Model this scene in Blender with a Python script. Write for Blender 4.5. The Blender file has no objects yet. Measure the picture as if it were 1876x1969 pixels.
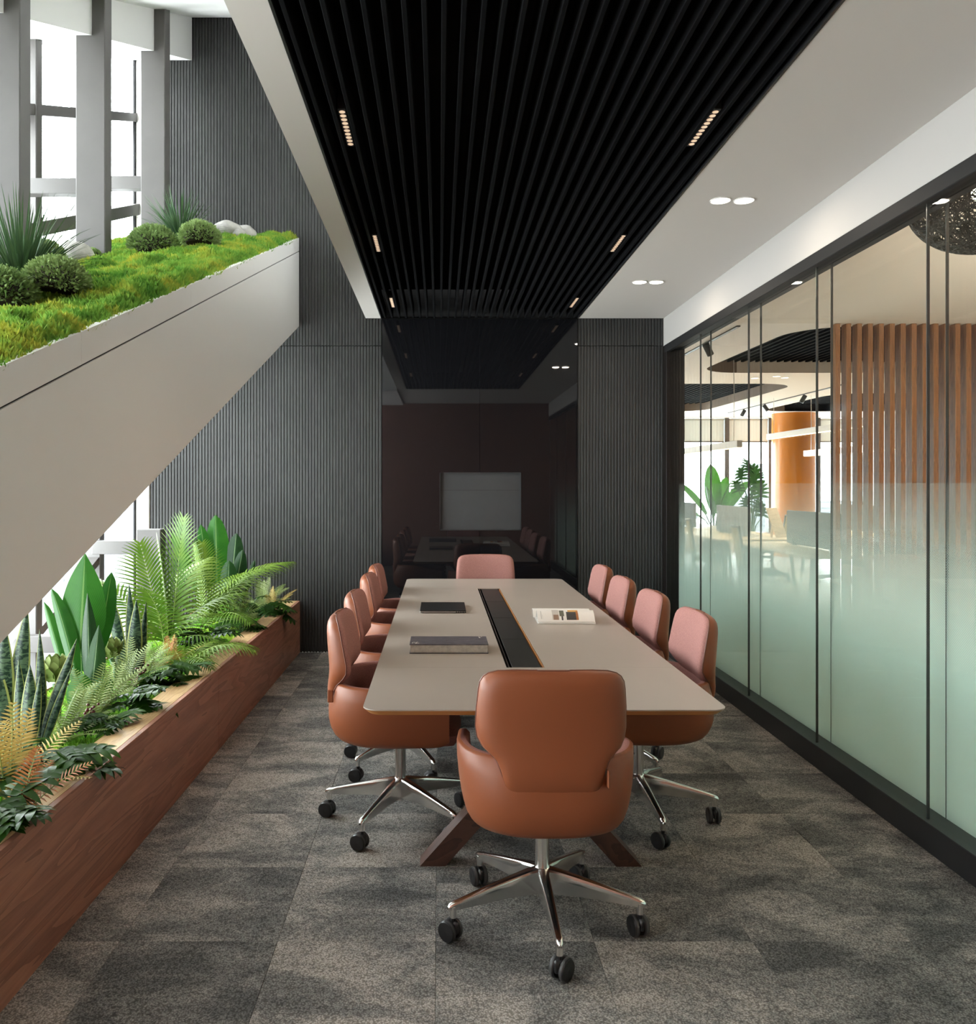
import bpy, bmesh, math, random
import numpy as np
from mathutils import Vector, Matrix, Euler, noise

R = math.radians
S = bpy.context.scene
COL = S.collection
random.seed(7)

# ------------------------------------------------------------------ camera, sky, daylight, exposure
FPX, CX, CY, HC = 1570.0, 845.0, 931.0, 1.5            # focal length (px), vanishing point, eye height
cam_d = bpy.data.cameras.new('camera')
cam_d.sensor_fit = 'HORIZONTAL'
cam_d.sensor_width = 36.0
cam_d.lens = 36.0 * FPX / 1876.0
cam_d.shift_x = (938.0 - CX) / 1876.0
cam_d.shift_y = -(984.5 - CY) / 1876.0
cam_d.clip_start = 0.05
cam_d.clip_end = 2000
cam = bpy.data.objects.new('camera', cam_d)
cam.location = (0, 0, HC)
cam.rotation_euler = (R(90), 0, 0)
COL.objects.link(cam)
S.camera = cam

W = bpy.data.worlds.new('overcast_sky')
S.world = W
W.use_nodes = True
bg = W.node_tree.nodes['Background']
bg.inputs['Color'].default_value = (0.93, 0.97, 1.0, 1)
bg.inputs['Strength'].default_value = 19.0

S.view_settings.view_transform = 'Standard'
S.view_settings.look = 'None'
S.view_settings.gamma = 1.0
S.view_settings.use_curve_mapping = False
S.view_settings.exposure = 0.12
S.cycles.use_denoising = True
S.cycles.max_bounces = 10
S.cycles.diffuse_bounces = 5
S.cycles.glossy_bounces = 4
S.cycles.transmission_bounces = 4
S.cycles.transparent_max_bounces = 28
S.cycles.sample_clamp_indirect = 6.0
S.cycles.caustics_reflective = False
S.cycles.caustics_refractive = False


def area_light(name, loc, rot, sx, sy, power, color=(1, 1, 1), portal=False, shape='RECTANGLE', parent=None, spread=None):
    d = bpy.data.lights.new(name, 'AREA')
    d.shape = shape
    d.size = sx
    if shape in ('RECTANGLE', 'ELLIPSE'):
        d.size_y = sy
    d.energy = power
    d.color = color
    if spread:
        d.spread = R(spread)
    if portal:
        d.cycles.is_portal = True
    o = bpy.data.objects.new(name, d)
    o.location = loc
    o.rotation_euler = rot
    o.parent = parent
    COL.objects.link(o)
    return o


# daylight portals: they only guide sampling of the sky through the two window walls
area_light('facade_portal', (-2.95, 3.4, 3.2), (0, R(-90), 0), 6.6, 8.4, 1, portal=True)
area_light('office_portal', (6.2, 18.62, 1.6), (R(-90), 0, 0), 8.2, 3.2, 1, portal=True)

# ------------------------------------------------------------------ materials


class NT:
    def __init__(s, name):
        s.m = bpy.data.materials.new(name)
        s.m.use_nodes = True
        s.t = s.m.node_tree
        s.n = s.t.nodes
        s.b = s.n['Principled BSDF']
        s.out = s.n['Material Output']

    def new(s, kind, **kw):
        n = s.n.new(kind)
        for k, v in kw.items():
            if k.startswith('i_'):
                n.inputs[k[2:].replace('_', ' ')].default_value = v
            else:
                setattr(n, k, v)
        return n

    def ln(s, a, ao, b, bi):
        s.t.links.new(a.outputs[ao], b.inputs[bi])

    def mix(s, fac, a, b, blend='MIX'):
        n = s.n.new('ShaderNodeMix')
        n.data_type = 'RGBA'
        n.blend_type = blend
        for sock, v in ((0, fac), (6, a), (7, b)):
            if isinstance(v, tuple) and len(v) == 2 and hasattr(v[0], 'outputs'):
                s.t.links.new(v[0].outputs[v[1]], n.inputs[sock])
            elif sock == 0:
                n.inputs[0].default_value = v
            else:
                n.inputs[sock].default_value = (*v[:3], 1)
        return (n, 2)

    def math(s, op, a, b=0.0, clamp=False):
        n = s.n.new('ShaderNodeMath')
        n.operation = op
        n.use_clamp = clamp
        for i, v in enumerate((a, b)):
            if isinstance(v, tuple):
                s.t.links.new(v[0].outputs[v[1]], n.inputs[i])
            else:
                n.inputs[i].default_value = v
        return (n, 0)

    def to(s, src, name):
        s.t.links.new(src[0].outputs[src[1]], s.b.inputs[name])

    def bump(s, src, strength=.3, dist=.002):
        n = s.n.new('ShaderNodeBump')
        n.inputs['Strength'].default_value = strength
        n.inputs['Distance'].default_value = dist
        s.t.links.new(src[0].outputs[src[1]], n.inputs['Height'])
        s.t.links.new(n.outputs[0], s.b.inputs['Normal'])

    def coord(s, which='Object', scale=(1, 1, 1)):
        c = s.n.new('ShaderNodeTexCoord')
        mp = s.n.new('ShaderNodeMapping')
        mp.inputs['Scale'].default_value = scale
        s.t.links.new(c.outputs[which], mp.inputs['Vector'])
        return (mp, 0)

    def noise(s, vec, scale, detail=3, rough=.55, dist=0.0):
        n = s.n.new('ShaderNodeTexNoise')
        n.inputs['Scale'].default_value = scale
        n.inputs['Detail'].default_value = detail
        n.inputs['Roughness'].default_value = rough
        n.inputs['Distortion'].default_value = dist
        if vec:
            s.t.links.new(vec[0].outputs[vec[1]], n.inputs['Vector'])
        return (n, 0)

    def ramp(s, src, stops):
        n = s.n.new('ShaderNodeValToRGB')
        e = n.color_ramp.elements
        while len(e) < len(stops):
            e.new(.5)
        for i, (p, c) in enumerate(stops):
            e[i].position = p
            e[i].color = (*c, 1) if len(c) == 3 else c
        s.t.links.new(src[0].outputs[src[1]], n.inputs[0])
        return (n, 0)

    def setup(s, color, rough, metal=0.0, spec=.5):
        s.b.inputs['Base Color'].default_value = (*color, 1)
        s.b.inputs['Roughness'].default_value = rough
        s.b.inputs['Metallic'].default_value = metal
        s.b.inputs['Specular IOR Level'].default_value = spec
        return s


def plain(name, color, rough=.5, metal=0.0, spec=.5, var=.0, vscale=6, bump=0.0, bscale=200, coat=0.0, emit=None):
    s = NT(name).setup(color, rough, metal, spec)
    if var:
        v = s.coord()
        n = s.noise(v, vscale, 4)
        a = tuple(max(0, c * (1 - var)) for c in color)
        b = tuple(c * (1 + var) for c in color)
        s.to(s.ramp(n, [(.3, a), (.7, b)]), 'Base Color')
    if bump:
        v = s.coord()
        s.bump(s.noise(v, bscale, 2), bump, .001)
    if coat:
        s.b.inputs['Coat Weight'].default_value = coat
    if emit:
        s.b.inputs['Emission Color'].default_value = (*emit[:3], 1)
        s.b.inputs['Emission Strength'].default_value = emit[3]
    return s.m


def wood(name, c1, c2, c3, scale=(1, 1, 1), rough=.45, ring=7.0):
    s = NT(name).setup(c2, rough)
    v = s.coord('Object', scale)
    big = s.noise(v, 1.6, 3, .5, 1.2)
    w = s.math('MULTIPLY', big, ring)
    w = s.math('FRACT', w)
    fine = s.noise(s.coord('Object', tuple(q * 9 for q in scale)), 2.2, 4, .6)
    f = s.math('ADD', s.math('MULTIPLY', w, .55), s.math('MULTIPLY', fine, .55))
    s.to(s.ramp(f, [(.2, c1), (.5, c2), (.85, c3)]), 'Base Color')
    s.bump(f, .12, .001)
    return s.m


def leafy(name, c1, c2, rough=.38, trans=.3, vein=None, scale=9, kind=None):
    s = NT(name).setup(c1, rough, 0, .13)
    oi = s.new('ShaderNodeObjectInfo')
    n = s.noise(s.coord('Object'), scale, 3)
    f = s.math('ADD', s.math('MULTIPLY', n, .7), s.math('MULTIPLY', (oi, 'Random'), .4))
    col = s.ramp(f, [(.25, c1), (.8, c2)])
    if vein:
        tc = s.new('ShaderNodeUVMap')
        sp = s.new('ShaderNodeSeparateXYZ')
        s.ln(tc, 0, sp, 0)
        ax = s.math('ABSOLUTE', s.math('SUBTRACT', (sp, 0), .5))
        if kind == 'snake':
            wv = s.noise(s.coord('Object', (1, 1, 2.2)), 22, 2, .5, 1.5)
            band = s.ramp(wv, [(.44, (0, 0, 0)), (.54, (1, 1, 1))])
            col = s.mix(band, col, (.008, .020, .012))
            edge = s.math('GREATER_THAN', ax, .41)
            col = s.mix(edge, col, vein)
        else:
            q = s.math('ADD', s.math('MULTIPLY', (sp, 1), 26), s.math('MULTIPLY', ax, -22))
            q = s.math('FRACT', q)
            rib = s.math('MULTIPLY', s.math('LESS_THAN', q, .10), .45)
            mid = s.math('LESS_THAN', ax, .022)
            col = s.mix(s.math('MAXIMUM', rib, mid), col, vein)
    s.to(col, 'Base Color')
    tr = s.new('ShaderNodeBsdfTranslucent')
    s.t.links.new(col[0].outputs[col[1]], tr.inputs['Color'])
    mx = s.new('ShaderNodeMixShader')
    mx.inputs[0].default_value = trans
    s.ln(s.b, 0, mx, 1)
    s.ln(tr, 0, mx, 2)
    s.ln(mx, 0, s.out, 0)
    return s.m


def glass_mat(name, tint, refl=1.0, film=False):
    s = NT(name)
    s.n.remove(s.b)
    tr = s.new('ShaderNodeBsdfTransparent')
    tr.inputs[0].default_value = (*tint, 1)
    gl = s.new('ShaderNodeBsdfGlossy')
    gl.inputs['Roughness'].default_value = 0.0
    gl.inputs['Color'].default_value = (1, 1, 1, 1)
    lw = s.new('ShaderNodeLayerWeight')
    lw.inputs[0].default_value = .5
    f = s.math('POWER', (lw, 'Facing'), 5.0)
    f = s.math('ADD', s.math('MULTIPLY', f, .8 * refl), .035 * refl)
    base = tr
    if film:
        geo = s.new('ShaderNodeNewGeometry')
        sp = s.new('ShaderNodeSeparateXYZ')
        s.ln(geo, 'Position', sp, 0)
        g = s.math('DIVIDE', s.math('SUBTRACT', 1.505, (sp, 2)), .80, True)
        g = s.math('POWER', g, 1.45)
        # halftone dots: fine grid whose dots grow downwards
        dy = s.math('SINE', s.math('MULTIPLY', (sp, 1), 2 * math.pi / .011))
        dz = s.math('SINE', s.math('MULTIPLY', (sp, 2), 2 * math.pi / .011))
        dot = s.math('MULTIPLY', s.math('MULTIPLY', dy, dz), .22)
        sm = s.math('MULTIPLY', g, s.math('SUBTRACT', 1.0, g))
        fac = s.math('ADD', s.math('MULTIPLY', g, .9), s.math('MULTIPLY', dot, s.math('MULTIPLY', sm, 3.0)), True)
        fac = s.math('ADD', fac, s.math('MULTIPLY', s.math('LESS_THAN', (sp, 2), 1.505), .06), True)
        df = s.new('ShaderNodeBsdfDiffuse')
        df.inputs[0].default_value = (.62, .74, .70, 1)
        tl = s.new('ShaderNodeBsdfTranslucent')
        tl.inputs[0].default_value = (.66, .84, .80, 1)
        m1 = s.new('ShaderNodeMixShader')
        m1.inputs[0].default_value = .62
        s.ln(df, 0, m1, 1)
        s.ln(tl, 0, m1, 2)
        m2 = s.new('ShaderNodeMixShader')
        s.t.links.new(fac[0].outputs[0], m2.inputs[0])
        s.ln(tr, 0, m2, 1)
        s.ln(m1, 0, m2, 2)
        base = m2
    mx = s.new('ShaderNodeMixShader')
    s.t.links.new(f[0].outputs[0], mx.inputs[0])
    s.ln(base, 0, mx, 1)
    s.ln(gl, 0, mx, 2)
    s.ln(mx, 0, s.out, 0)
    return s.m


def carpet_mat():
    s = NT('carpet_tile').setup((.1, .1, .1), .95, 0, .1)
    geo = s.new('ShaderNodeNewGeometry')
    oi = s.new('ShaderNodeObjectInfo')
    cmb = s.new('ShaderNodeCombineXYZ')
    r37 = s.math('MULTIPLY', (oi, 'Random'), 37.0)
    s.t.links.new(r37[0].outputs[0], cmb.inputs[2])
    ad = s.new('ShaderNodeVectorMath')
    s.ln(geo, 'Position', ad, 0)
    s.ln(cmb, 0, ad, 1)
    st = s.new('ShaderNodeMapping')
    st.inputs['Scale'].default_value = (1.0, 1.7, 1)
    s.ln(ad, 0, st, 0)
    patch = s.noise((st, 0), 2.6, 5, .62, .6)
    grit = s.noise((ad, 0), 60, 3, .7)
    vo = s.new('ShaderNodeTexVoronoi')
    vo.inputs['Scale'].default_value = 175
    s.ln(geo, 'Position', vo, 'Vector')
    loop = s.math('SUBTRACT', 1.0, s.math('MULTIPLY', (vo, 'Distance'), 1.35), True)
    f = s.math('ADD', s.math('MULTIPLY', patch, 1.25), s.math('MULTIPLY', grit, .55))
    f = s.math('ADD', f, s.math('MULTIPLY', (oi, 'Random'), .16))
    f = s.math('SUBTRACT', f, .48)
    base = s.ramp(f, [(.30, (.15, .152, .148)), (.50, (.30, .292, .275)), (.70, (.56, .515, .465))])
    dark = s.mix(.85, base, (.20, .19, .18), 'MULTIPLY')
    s.to(s.mix(loop, dark, base), 'Base Color')
    s.bump(loop, .5, .002)
    return s.m


M = {}
M['white'] = plain('white_paint', (.78, .755, .725), .6, spec=.3)
M['white_cool'] = plain('white_panel', (.74, .73, .72), .5, spec=.4)
M['beam_white'] = plain('white_beam_paint', (.86, .85, .84), .5, spec=.4)
M['fascia'] = plain('fascia_paint', (.37, .352, .33), .7, spec=.2)
M['ceil'] = plain('ceiling_paint', (.54, .505, .47), .75, spec=.2)
M['facade'] = plain('warm_grey_paint', (.076, .070, .066), .5, var=.05)
M['rib'] = plain('charcoal_ribbed_panel', (.027, .027, .026), .45, spec=.35, var=.12, vscale=3)
M['rib_back'] = plain('charcoal_backing', (.012, .012, .012), .7)
M['black_glass'] = plain('black_gloss_glass', (.006, .006, .007), .02, spec=.5)
M['niche'] = plain('charcoal_niche', (.034, .035, .036), .45, var=.08, vscale=8)
M['felt'] = plain('black_felt', (.0045, .0045, .005), .95, spec=.06, bump=.3, bscale=300)
M['black_void'] = plain('black_plenum', (.004, .004, .004), .9, spec=.1)
M['black_metal'] = plain('black_metal', (.014, .014, .015), .38, spec=.5)
M['black_matte'] = plain('black_powder_coat', (.012, .012, .012), .6, spec=.2)
M['office_leaf'] = leafy('office_leaf', (.035, .13, .015), (.085, .23, .04), .4, .35, vein=(.12, .25, .06))
M['office_split'] = leafy('office_split_leaf', (.018, .07, .015), (.05, .14, .03), .4, .3)
M['dark_brown'] = plain('dark_brown_frame', (.008, .006, .005), .5, spec=.2)
M['brown_wall'] = plain('red_brown_wall', (.20, .085, .055), .7, var=.06, vscale=2)
M['carpet'] = carpet_mat()
M['concrete'] = plain('floor_screed', (.25, .24, .23), .8)
M['office_floor'] = plain('pale_office_floor', (.60, .575, .54), .35, var=.08, vscale=1.5)
M['office_ceiling'] = plain('cream_ceiling', (.80, .72, .63), .7, spec=.2)
M['clear'] = glass_mat('clear_glass', (.97, .985, .975), .45)
M['film'] = glass_mat('frosted_film_glass', (.97, .985, .975), .45, True)
M['window_glass'] = glass_mat('window_glass', (.97, .99, .985), .35)
M['edge'] = plain('glass_edge_joint', (.05, .055, .052), .25)
M['walnut'] = wood('planter_wood', (.20, .088, .058), (.29, .132, .086), (.38, .185, .122), (6, .42, 5), .42, 6)
M['walnut_top'] = wood('planter_ledge_wood', (.36, .22, .10), (.48, .31, .15), (.58, .40, .21), (10, .9, 8), .38, 6)
M['leg_wood'] = wood('table_leg_wood', (.04, .018, .013), (.065, .028, .019), (.09, .042, .028), (2, 10, 2), .45, 5)
M['slat_wood'] = wood('oak_slat', (.145, .052, .015), (.205, .080, .025), (.28, .118, .040), (14, 14, .9), .45, 5)
M['desk_wood'] = wood('pale_desk_wood', (.52, .38, .22), (.62, .47, .29), (.70, .55, .36), (1, 6, 6), .4, 5)
M['taupe'] = plain('taupe_table_laminate', (.39, .337, .293), .34, spec=.45, var=.03, vscale=3)
M['ply'] = plain('orange_ply_edge', (.42, .17, .045), .45)
M['trough'] = plain('dark_trough_flap', (.022, .022, .021), .35, var=.2)
M['leather'] = plain('cognac_leather', (.205, .060, .023), .43, spec=.30, bump=.12, bscale=420)
M['fabric'] = plain('dusty_rose_fabric', (.33, .162, .142), .95, spec=.1, var=.22, vscale=260, bump=.5, bscale=700)
M['piping'] = plain('dark_piping', (.13, .040, .022), .5)
M['chrome'] = plain('polished_aluminium', (.86, .85, .83), .17, 1.0)
M['black_plastic'] = plain('black_plastic', (.012, .012, .013), .35)
M['grey_plastic'] = plain('grey_tread', (.05, .05, .05), .5)
M['paper'] = plain('white_paper', (.80, .77, .73), .6)
M['page_edge'] = plain('page_block', (.42, .38, .32), .8, var=.15, vscale=60)
M['silver'] = plain('silver_edge', (.55, .52, .5), .3, .9)
M['lamp_white'] = plain('lamp_face', (1, .93, .82), .5, emit=(1, .90, .74, 6))
M['spot_face'] = plain('spot_lens', (.8, .6, .45), .4, emit=(1, .70, .48, .55))
M['pendant_glow'] = plain('pendant_diffuser', (1, .85, .6), .5, emit=(1, .80, .50, 5))
M['pendant_white'] = plain('pendant_body', (.80, .76, .70), .5)
M['orange'] = plain('orange_column_lacquer', (.50, .165, .018), .22, spec=.6)
M['screen_grey'] = plain('grey_felt_screen', (.13, .135, .14), .9, var=.1, vscale=40)
M['blind'] = leafy('pale_roller_blind', (.55, .54, .50), (.57, .56, .52), .9, .34)
M['mesh_yellow'] = plain('straw_mesh', (.52, .38, .18), .8)
M['chair_frame'] = plain('warm_grey_chair_frame', (.13, .115, .10), .5)
M['rock'] = plain('pale_stone', (.36, .345, .32), .8, var=.3, vscale=14, bump=.6, bscale=30)
M['soil'] = plain('dark_soil', (.03, .022, .015), .95, var=.4, vscale=30)
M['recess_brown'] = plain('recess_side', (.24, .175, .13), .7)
M['tower'] = plain('hazy_tower', (.088, .092, .097), .9, spec=.05)
M['tower_win'] = plain('hazy_tower_windows', (.074, .079, .086), .9, spec=.05)
M['wicker'] = plain('dark_wicker', (.045, .035, .028), .7)
M['pot'] = plain('grey_pot', (.12, .12, .12), .6)


def book_mat():
    s = NT('book_cover').setup((.2, .2, .22), .45)
    n = s.noise(s.coord('Object', (2, 9, 1)), 9, 6, .7, 1.0)
    s.to(s.ramp(n, [(.3, (.032, .027, .034)), (.5, (.078, .068, .080)), (.72, (.19, .165, .175))]), 'Base Color')
    return s.m


M['book'] = book_mat()
M['berry'] = plain('burgundy_berry', (.075, .008, .010), .35)


def moss_mat(name, a, b, c, scale):
    s = NT(name).setup(b, .85, 0, .15)
    geo = s.new('ShaderNodeNewGeometry')
    n = s.noise((geo, 'Position'), scale, 4, .6, .4)
    n2 = s.noise((geo, 'Position'), scale * 5.5, 2)
    f = s.math('ADD', s.math('MULTIPLY', n, .8), s.math('MULTIPLY', n2, .2))
    col = s.ramp(f, [(.34, a), (.5, b), (.66, c)])
    s.to(col, 'Base Color')
    tr = s.new('ShaderNodeBsdfTranslucent')
    s.t.links.new(col[0].outputs[0], tr.inputs[0])
    mx = s.new('ShaderNodeMixShader')
    mx.inputs[0].default_value = .3
    s.ln(s.b, 0, mx, 1)
    s.ln(tr, 0, mx, 2)
    s.ln(mx, 0, s.out, 0)
    return s.m


M['moss'] = moss_mat('preserved_moss', (.06, .19, .022), (.185, .34, .05), (.44, .41, .05), 4.2)
M['moss_low'] = moss_mat('planter_moss', (.08, .26, .03), (.20, .42, .05), (.38, .48, .06), 6)
M['boxwood'] = leafy('boxwood_leaf', (.12, .20, .06), (.34, .44, .17), .55, .25, scale=40)
M['grassy'] = leafy('grass_blade', (.035, .080, .036), (.105, .165, .07), .5, .15, scale=12)
M['strelitzia'] = leafy('glossy_green_leaf', (.006, .048, .004), (.018, .088, .008), .33, .20, vein=(.075, .15, .035))
M['ti'] = leafy('dark_green_leaf', (.003, .017, .005), (.011, .040, .009), .33, .06, vein=(.12, .18, .09))
M['snake'] = leafy('snake_plant_leaf', (.028, .055, .030), (.055, .088, .046), .42, .06, vein=(.17, .19, .05), kind='snake')
M['palm'] = leafy('palm_leaflet', (.030, .082, .006), (.115, .175, .022), .38, .16)
M['fern'] = leafy('pale_fern', (.105, .155, .036), (.235, .275, .105), .5, .18)
M['fern_yellow'] = leafy('yellow_fern', (.27, .155, .034), (.40, .30, .09), .5, .15)
M['fern_orange'] = leafy('orange_fern', (.24, .062, .017), (.33, .14, .04), .5, .15)
M['philo'] = leafy('split_leaf', (.007, .029, .003), (.025, .068, .006), .30, .08)
M['arti'] = leafy('artichoke_bract', (.09, .135, .03), (.19, .23, .075), .45, .1)
M['stem'] = plain('green_stem', (.03, .09, .02), .5)
M['rachis'] = plain('yellow_green_stem', (.18, .26, .05), .5)

# ------------------------------------------------------------------ mesh helpers


class MB:
    def __init__(s):
        s.v, s.f, s.u, s.mi = [], [], [], []

    def add(s, v, f, m=0, uv=None):
        o = len(s.v)
        s.v.extend(tuple(p) for p in v)
        s.u.extend(uv if uv else [(0, 0)] * len(v))
        for q in f:
            s.f.append(tuple(i + o for i in q))
            s.mi.append(m)
        return s

    def box(s, x0, x1, y0, y1, z0, z1, b=0.0, m=0):
        if b <= 0:
            v = [(x, y, z) for x in (x0, x1) for y in (y0, y1) for z in (z0, z1)]
            f = [(0, 1, 3, 2), (4, 6, 7, 5), (0, 4, 5, 1), (2, 3, 7, 6), (0, 2, 6, 4), (1, 5, 7, 3)]
            return s.add(v, f, m)
        return s.cbox((x0 + x1) / 2, (y0 + y1) / 2, (z0 + z1) / 2, (x1 - x0) / 2, (y1 - y0) / 2, (z1 - z0) / 2, b, m)

    def cbox(s, cx, cy, cz, hx, hy, hz, b, m=0, mat=None):
        H = (hx, hy, hz)
        b = min(b, min(H) * .98)
        idx, v = {}, []
        for sx in (-1, 1):
            for sy in (-1, 1):
                for sz in (-1, 1):
                    sg = (sx, sy, sz)
                    for a in range(3):
                        p = [sg[k] * (H[k] if k == a else H[k] - b) for k in range(3)]
                        idx[sg + (a,)] = len(v)
                        v.append(Vector(p))
        f = []
        for a in range(3):
            b1, c1 = (a + 1) % 3, (a + 2) % 3
            for sa in (-1, 1):
                q = []
                for sb, sc in ((-1, -1), (1, -1), (1, 1), (-1, 1)):
                    sg = [0, 0, 0]
                    sg[a], sg[b1], sg[c1] = sa, sb, sc
                    q.append(idx[tuple(sg) + (a,)])
                f.append(q if sa > 0 else q[::-1])
            for sb in (-1, 1):
                for sc in (-1, 1):
                    q = []
                    for sa in (-1, 1):
                        sg = [0, 0, 0]
                        sg[a], sg[b1], sg[c1] = sa, sb, sc
                        q.append((idx[tuple(sg) + (b1,)], idx[tuple(sg) + (c1,)]))
                    f.append((q[0][0], q[1][0], q[1][1], q[0][1]) if sb * sc > 0 else (q[0][1], q[1][1], q[1][0], q[0][0]))
        for sx in (-1, 1):
            for sy in (-1, 1):
                for sz in (-1, 1):
                    t = [idx[(sx, sy, sz, k)] for k in range(3)]
                    f.append(t if sx * sy * sz > 0 else t[::-1])
        c = Vector((cx, cy, cz))
        if mat is not None:
            v = [mat @ p for p in v]
        return s.add([p + c for p in v], f, m)

    def beam(s, p0, p1, w, h, b=0.0, m=0, up=(0, 0, 1)):
        """a straight bar from p0 to p1, w wide (sideways), h high"""
        p0, p1 = Vector(p0), Vector(p1)
        d = p1 - p0
        L = d.length
        d.normalize()
        sd = d.cross(Vector(up)).normalized()
        u = sd.cross(d)
        mt = Matrix((sd, d, u)).transposed()
        c = (p0 + p1) / 2
        if b:
            return s.cbox(c.x, c.y, c.z, w / 2, L / 2, h / 2, b, m, mt)
        v = [c + mt @ Vector((x * w / 2, y * L / 2, z * h / 2)) for x in (-1, 1) for y in (-1, 1) for z in (-1, 1)]
        f = [(0, 1, 3, 2), (4, 6, 7, 5), (0, 4, 5, 1), (2, 3, 7, 6), (0, 2, 6, 4), (1, 5, 7, 3)]
        return s.add(v, f, m)

    def prism(s, poly, axis, a0, a1, m=0):
        """poly: 2d points; axis 'x' -> (y,z), 'y' -> (x,z), 'z' -> (x,y)"""
        def P(p, a):
            return {'x': (a, p[0], p[1]), 'y': (p[0], a, p[1]), 'z': (p[0], p[1], a)}[axis]
        n = len(poly)
        v = [P(p, a0) for p in poly] + [P(p, a1) for p in poly]
        f = [tuple(range(n))[::-1], tuple(range(n, 2 * n))]
        f += [(i, (i + 1) % n, n + (i + 1) % n, n + i) for i in range(n)]
        return s.add(v, f, m)

    def tube(s, pts, r, seg=8, m=0, cap=True):
        pts = [Vector(p) for p in pts]
        n = len(pts)
        rs = r if isinstance(r, (list, tuple)) else [r] * n
        v, f = [], []
        ref = None
        for i, p in enumerate(pts):
            d = (pts[min(i + 1, n - 1)] - pts[max(i - 1, 0)]).normalized()
            if ref is None:
                ref = d.orthogonal().normalized()
            ref = (ref - d * ref.dot(d))
            if ref.length < 1e-6:
                ref = d.orthogonal()
            ref.normalize()
            b = d.cross(ref)
            for k in range(seg):
                a = 2 * math.pi * k / seg
                v.append(p + (ref * math.cos(a) + b * math.sin(a)) * rs[i])
        for i in range(n - 1):
            for k in range(seg):
                k2 = (k + 1) % seg
                f.append((i * seg + k, i * seg + k2, (i + 1) * seg + k2, (i + 1) * seg + k))
        if cap:
            f.append(tuple(range(seg))[::-1])
            f.append(tuple(range((n - 1) * seg, n * seg)))
        return s.add(v, f, m)

    def lathe(s, prof, seg=24, c=(0, 0, 0), m=0, axis='z', cap=True):
        v, f = [], []
        n = len(prof)
        for k in range(seg):
            a = 2 * math.pi * k / seg
            for r, z in prof:
                x, y = r * math.cos(a), r * math.sin(a)
                p = (x, y, z) if axis == 'z' else (z, x, y) if axis == 'x' else (y, z, x)
                v.append((p[0] + c[0], p[1] + c[1], p[2] + c[2]))
        for k in range(seg):
            k2 = (k + 1) % seg
            for j in range(n - 1):
                f.append((k * n + j, k2 * n + j, k2 * n + j + 1, k * n + j + 1))
        if cap and prof[0][0] > 1e-5:
            f.append(tuple(k * n for k in range(seg))[::-1])
        if cap and prof[-1][0] > 1e-5:
            f.append(tuple(k * n + n - 1 for k in range(seg)))
        return s.add(v, f, m)

    def grid(s, rows, m=0, close=False, uv=None):
        """rows: list of equal-length point lists"""
        nr, nc = len(rows), len(rows[0])
        v = [p for r in rows for p in r]
        f = []
        for i in range(nr - 1):
            for j in range(nc if close else nc - 1):
                j2 = (j + 1) % nc
                f.append((i * nc + j, i * nc + j2, (i + 1) * nc + j2, (i + 1) * nc + j))
        return s.add(v, f, m, uv)

    def leaf(s, base, d, L, w, droop=.6, prof=None, fold=.2, nl=8, nw=4, m=0, up=(0, 0, 1), curl=0.0):
        prof = prof or (lambda t: math.sin(math.pi * min(1, t * .96 + .04)) ** .75)
        p, d = Vector(base), Vector(d).normalized()
        up = Vector(up)
        side = d.cross(up)
        if side.length < .05:
            side = d.cross(Vector((0, 1, .1)))
        side.normalize()
        rows, uv = [], []
        st = L / nl
        for i in range(nl + 1):
            t = i / nl
            n = side.cross(d).normalized()
            hw = w * prof(t) / 2
            row = []
            for k in range(nw + 1):
                q = 2 * k / nw - 1
                row.append(p + side * (q * hw) + n * (fold * abs(q) * hw - curl * hw * q * q))
                uv.append((k / nw, t))
            rows.append(row)
            d = (d + Vector((0, 0, -1)) * (droop / nl)).normalized()
            p = p + d * st
        return s.grid(rows, m, uv=uv)

    def mesh(s, name, mats, smooth=True, angle=40):
        me = bpy.data.meshes.new(name)
        me.from_pydata(s.v, [], s.f)
        if any(a or b for a, b in s.u):
            lay = me.uv_layers.new(name='UVMap')
            vi = np.empty(len(me.loops), dtype=np.int32)
            me.loops.foreach_get('vertex_index', vi)
            lay.data.foreach_set('uv', np.array(s.u, dtype=np.float32)[vi].ravel())
        for q in (mats if isinstance(mats, (list, tuple)) else [mats]):
            me.materials.append(q)
        if any(s.mi):
            me.polygons.foreach_set('material_index', s.mi)
        me.validate()
        if len(s.f) < 20000:
            bm = bmesh.new()
            bm.from_mesh(me)
            bmesh.ops.recalc_face_normals(bm, faces=bm.faces)
            bm.to_mesh(me)
            bm.free()
        if smooth:
            me.shade_smooth()
            if angle:
                me.set_sharp_from_angle(angle=R(angle))
        me.update()
        return me

    def build(s, name, mats, parent=None, smooth=True, angle=40, loc=None, rot=None):
        return put(name, s.mesh(name, mats, smooth, angle), parent, loc, rot)


def put(name, me, parent=None, loc=None, rot=None, scale=None):
    o = bpy.data.objects.new(name, me)
    if loc is not None:
        o.location = loc
    if rot is not None:
        o.rotation_euler = rot
    if scale is not None:
        o.scale = (scale,) * 3 if isinstance(scale, (int, float)) else scale
    o.parent = parent
    COL.objects.link(o)
    return o


def tag(o, label=None, cat=None, group=None, kind=None):
    for k, v in (('label', label), ('category', cat), ('group', group), ('kind', kind)):
        if v:
            o[k] = v
    return o


def thing(name, label, cat, loc=(0, 0, 0), rz=0.0, group=None):
    o = put(name, None, None, loc, (0, 0, rz))
    return tag(o, label, cat, group)


def struct(name, mb, mats, parent=None, smooth=False, label=None):
    o = mb.build(name, mats, parent, smooth)
    if parent is None:
        o['kind'] = 'structure'
        if label:
            o['label'] = label
    return o


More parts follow.
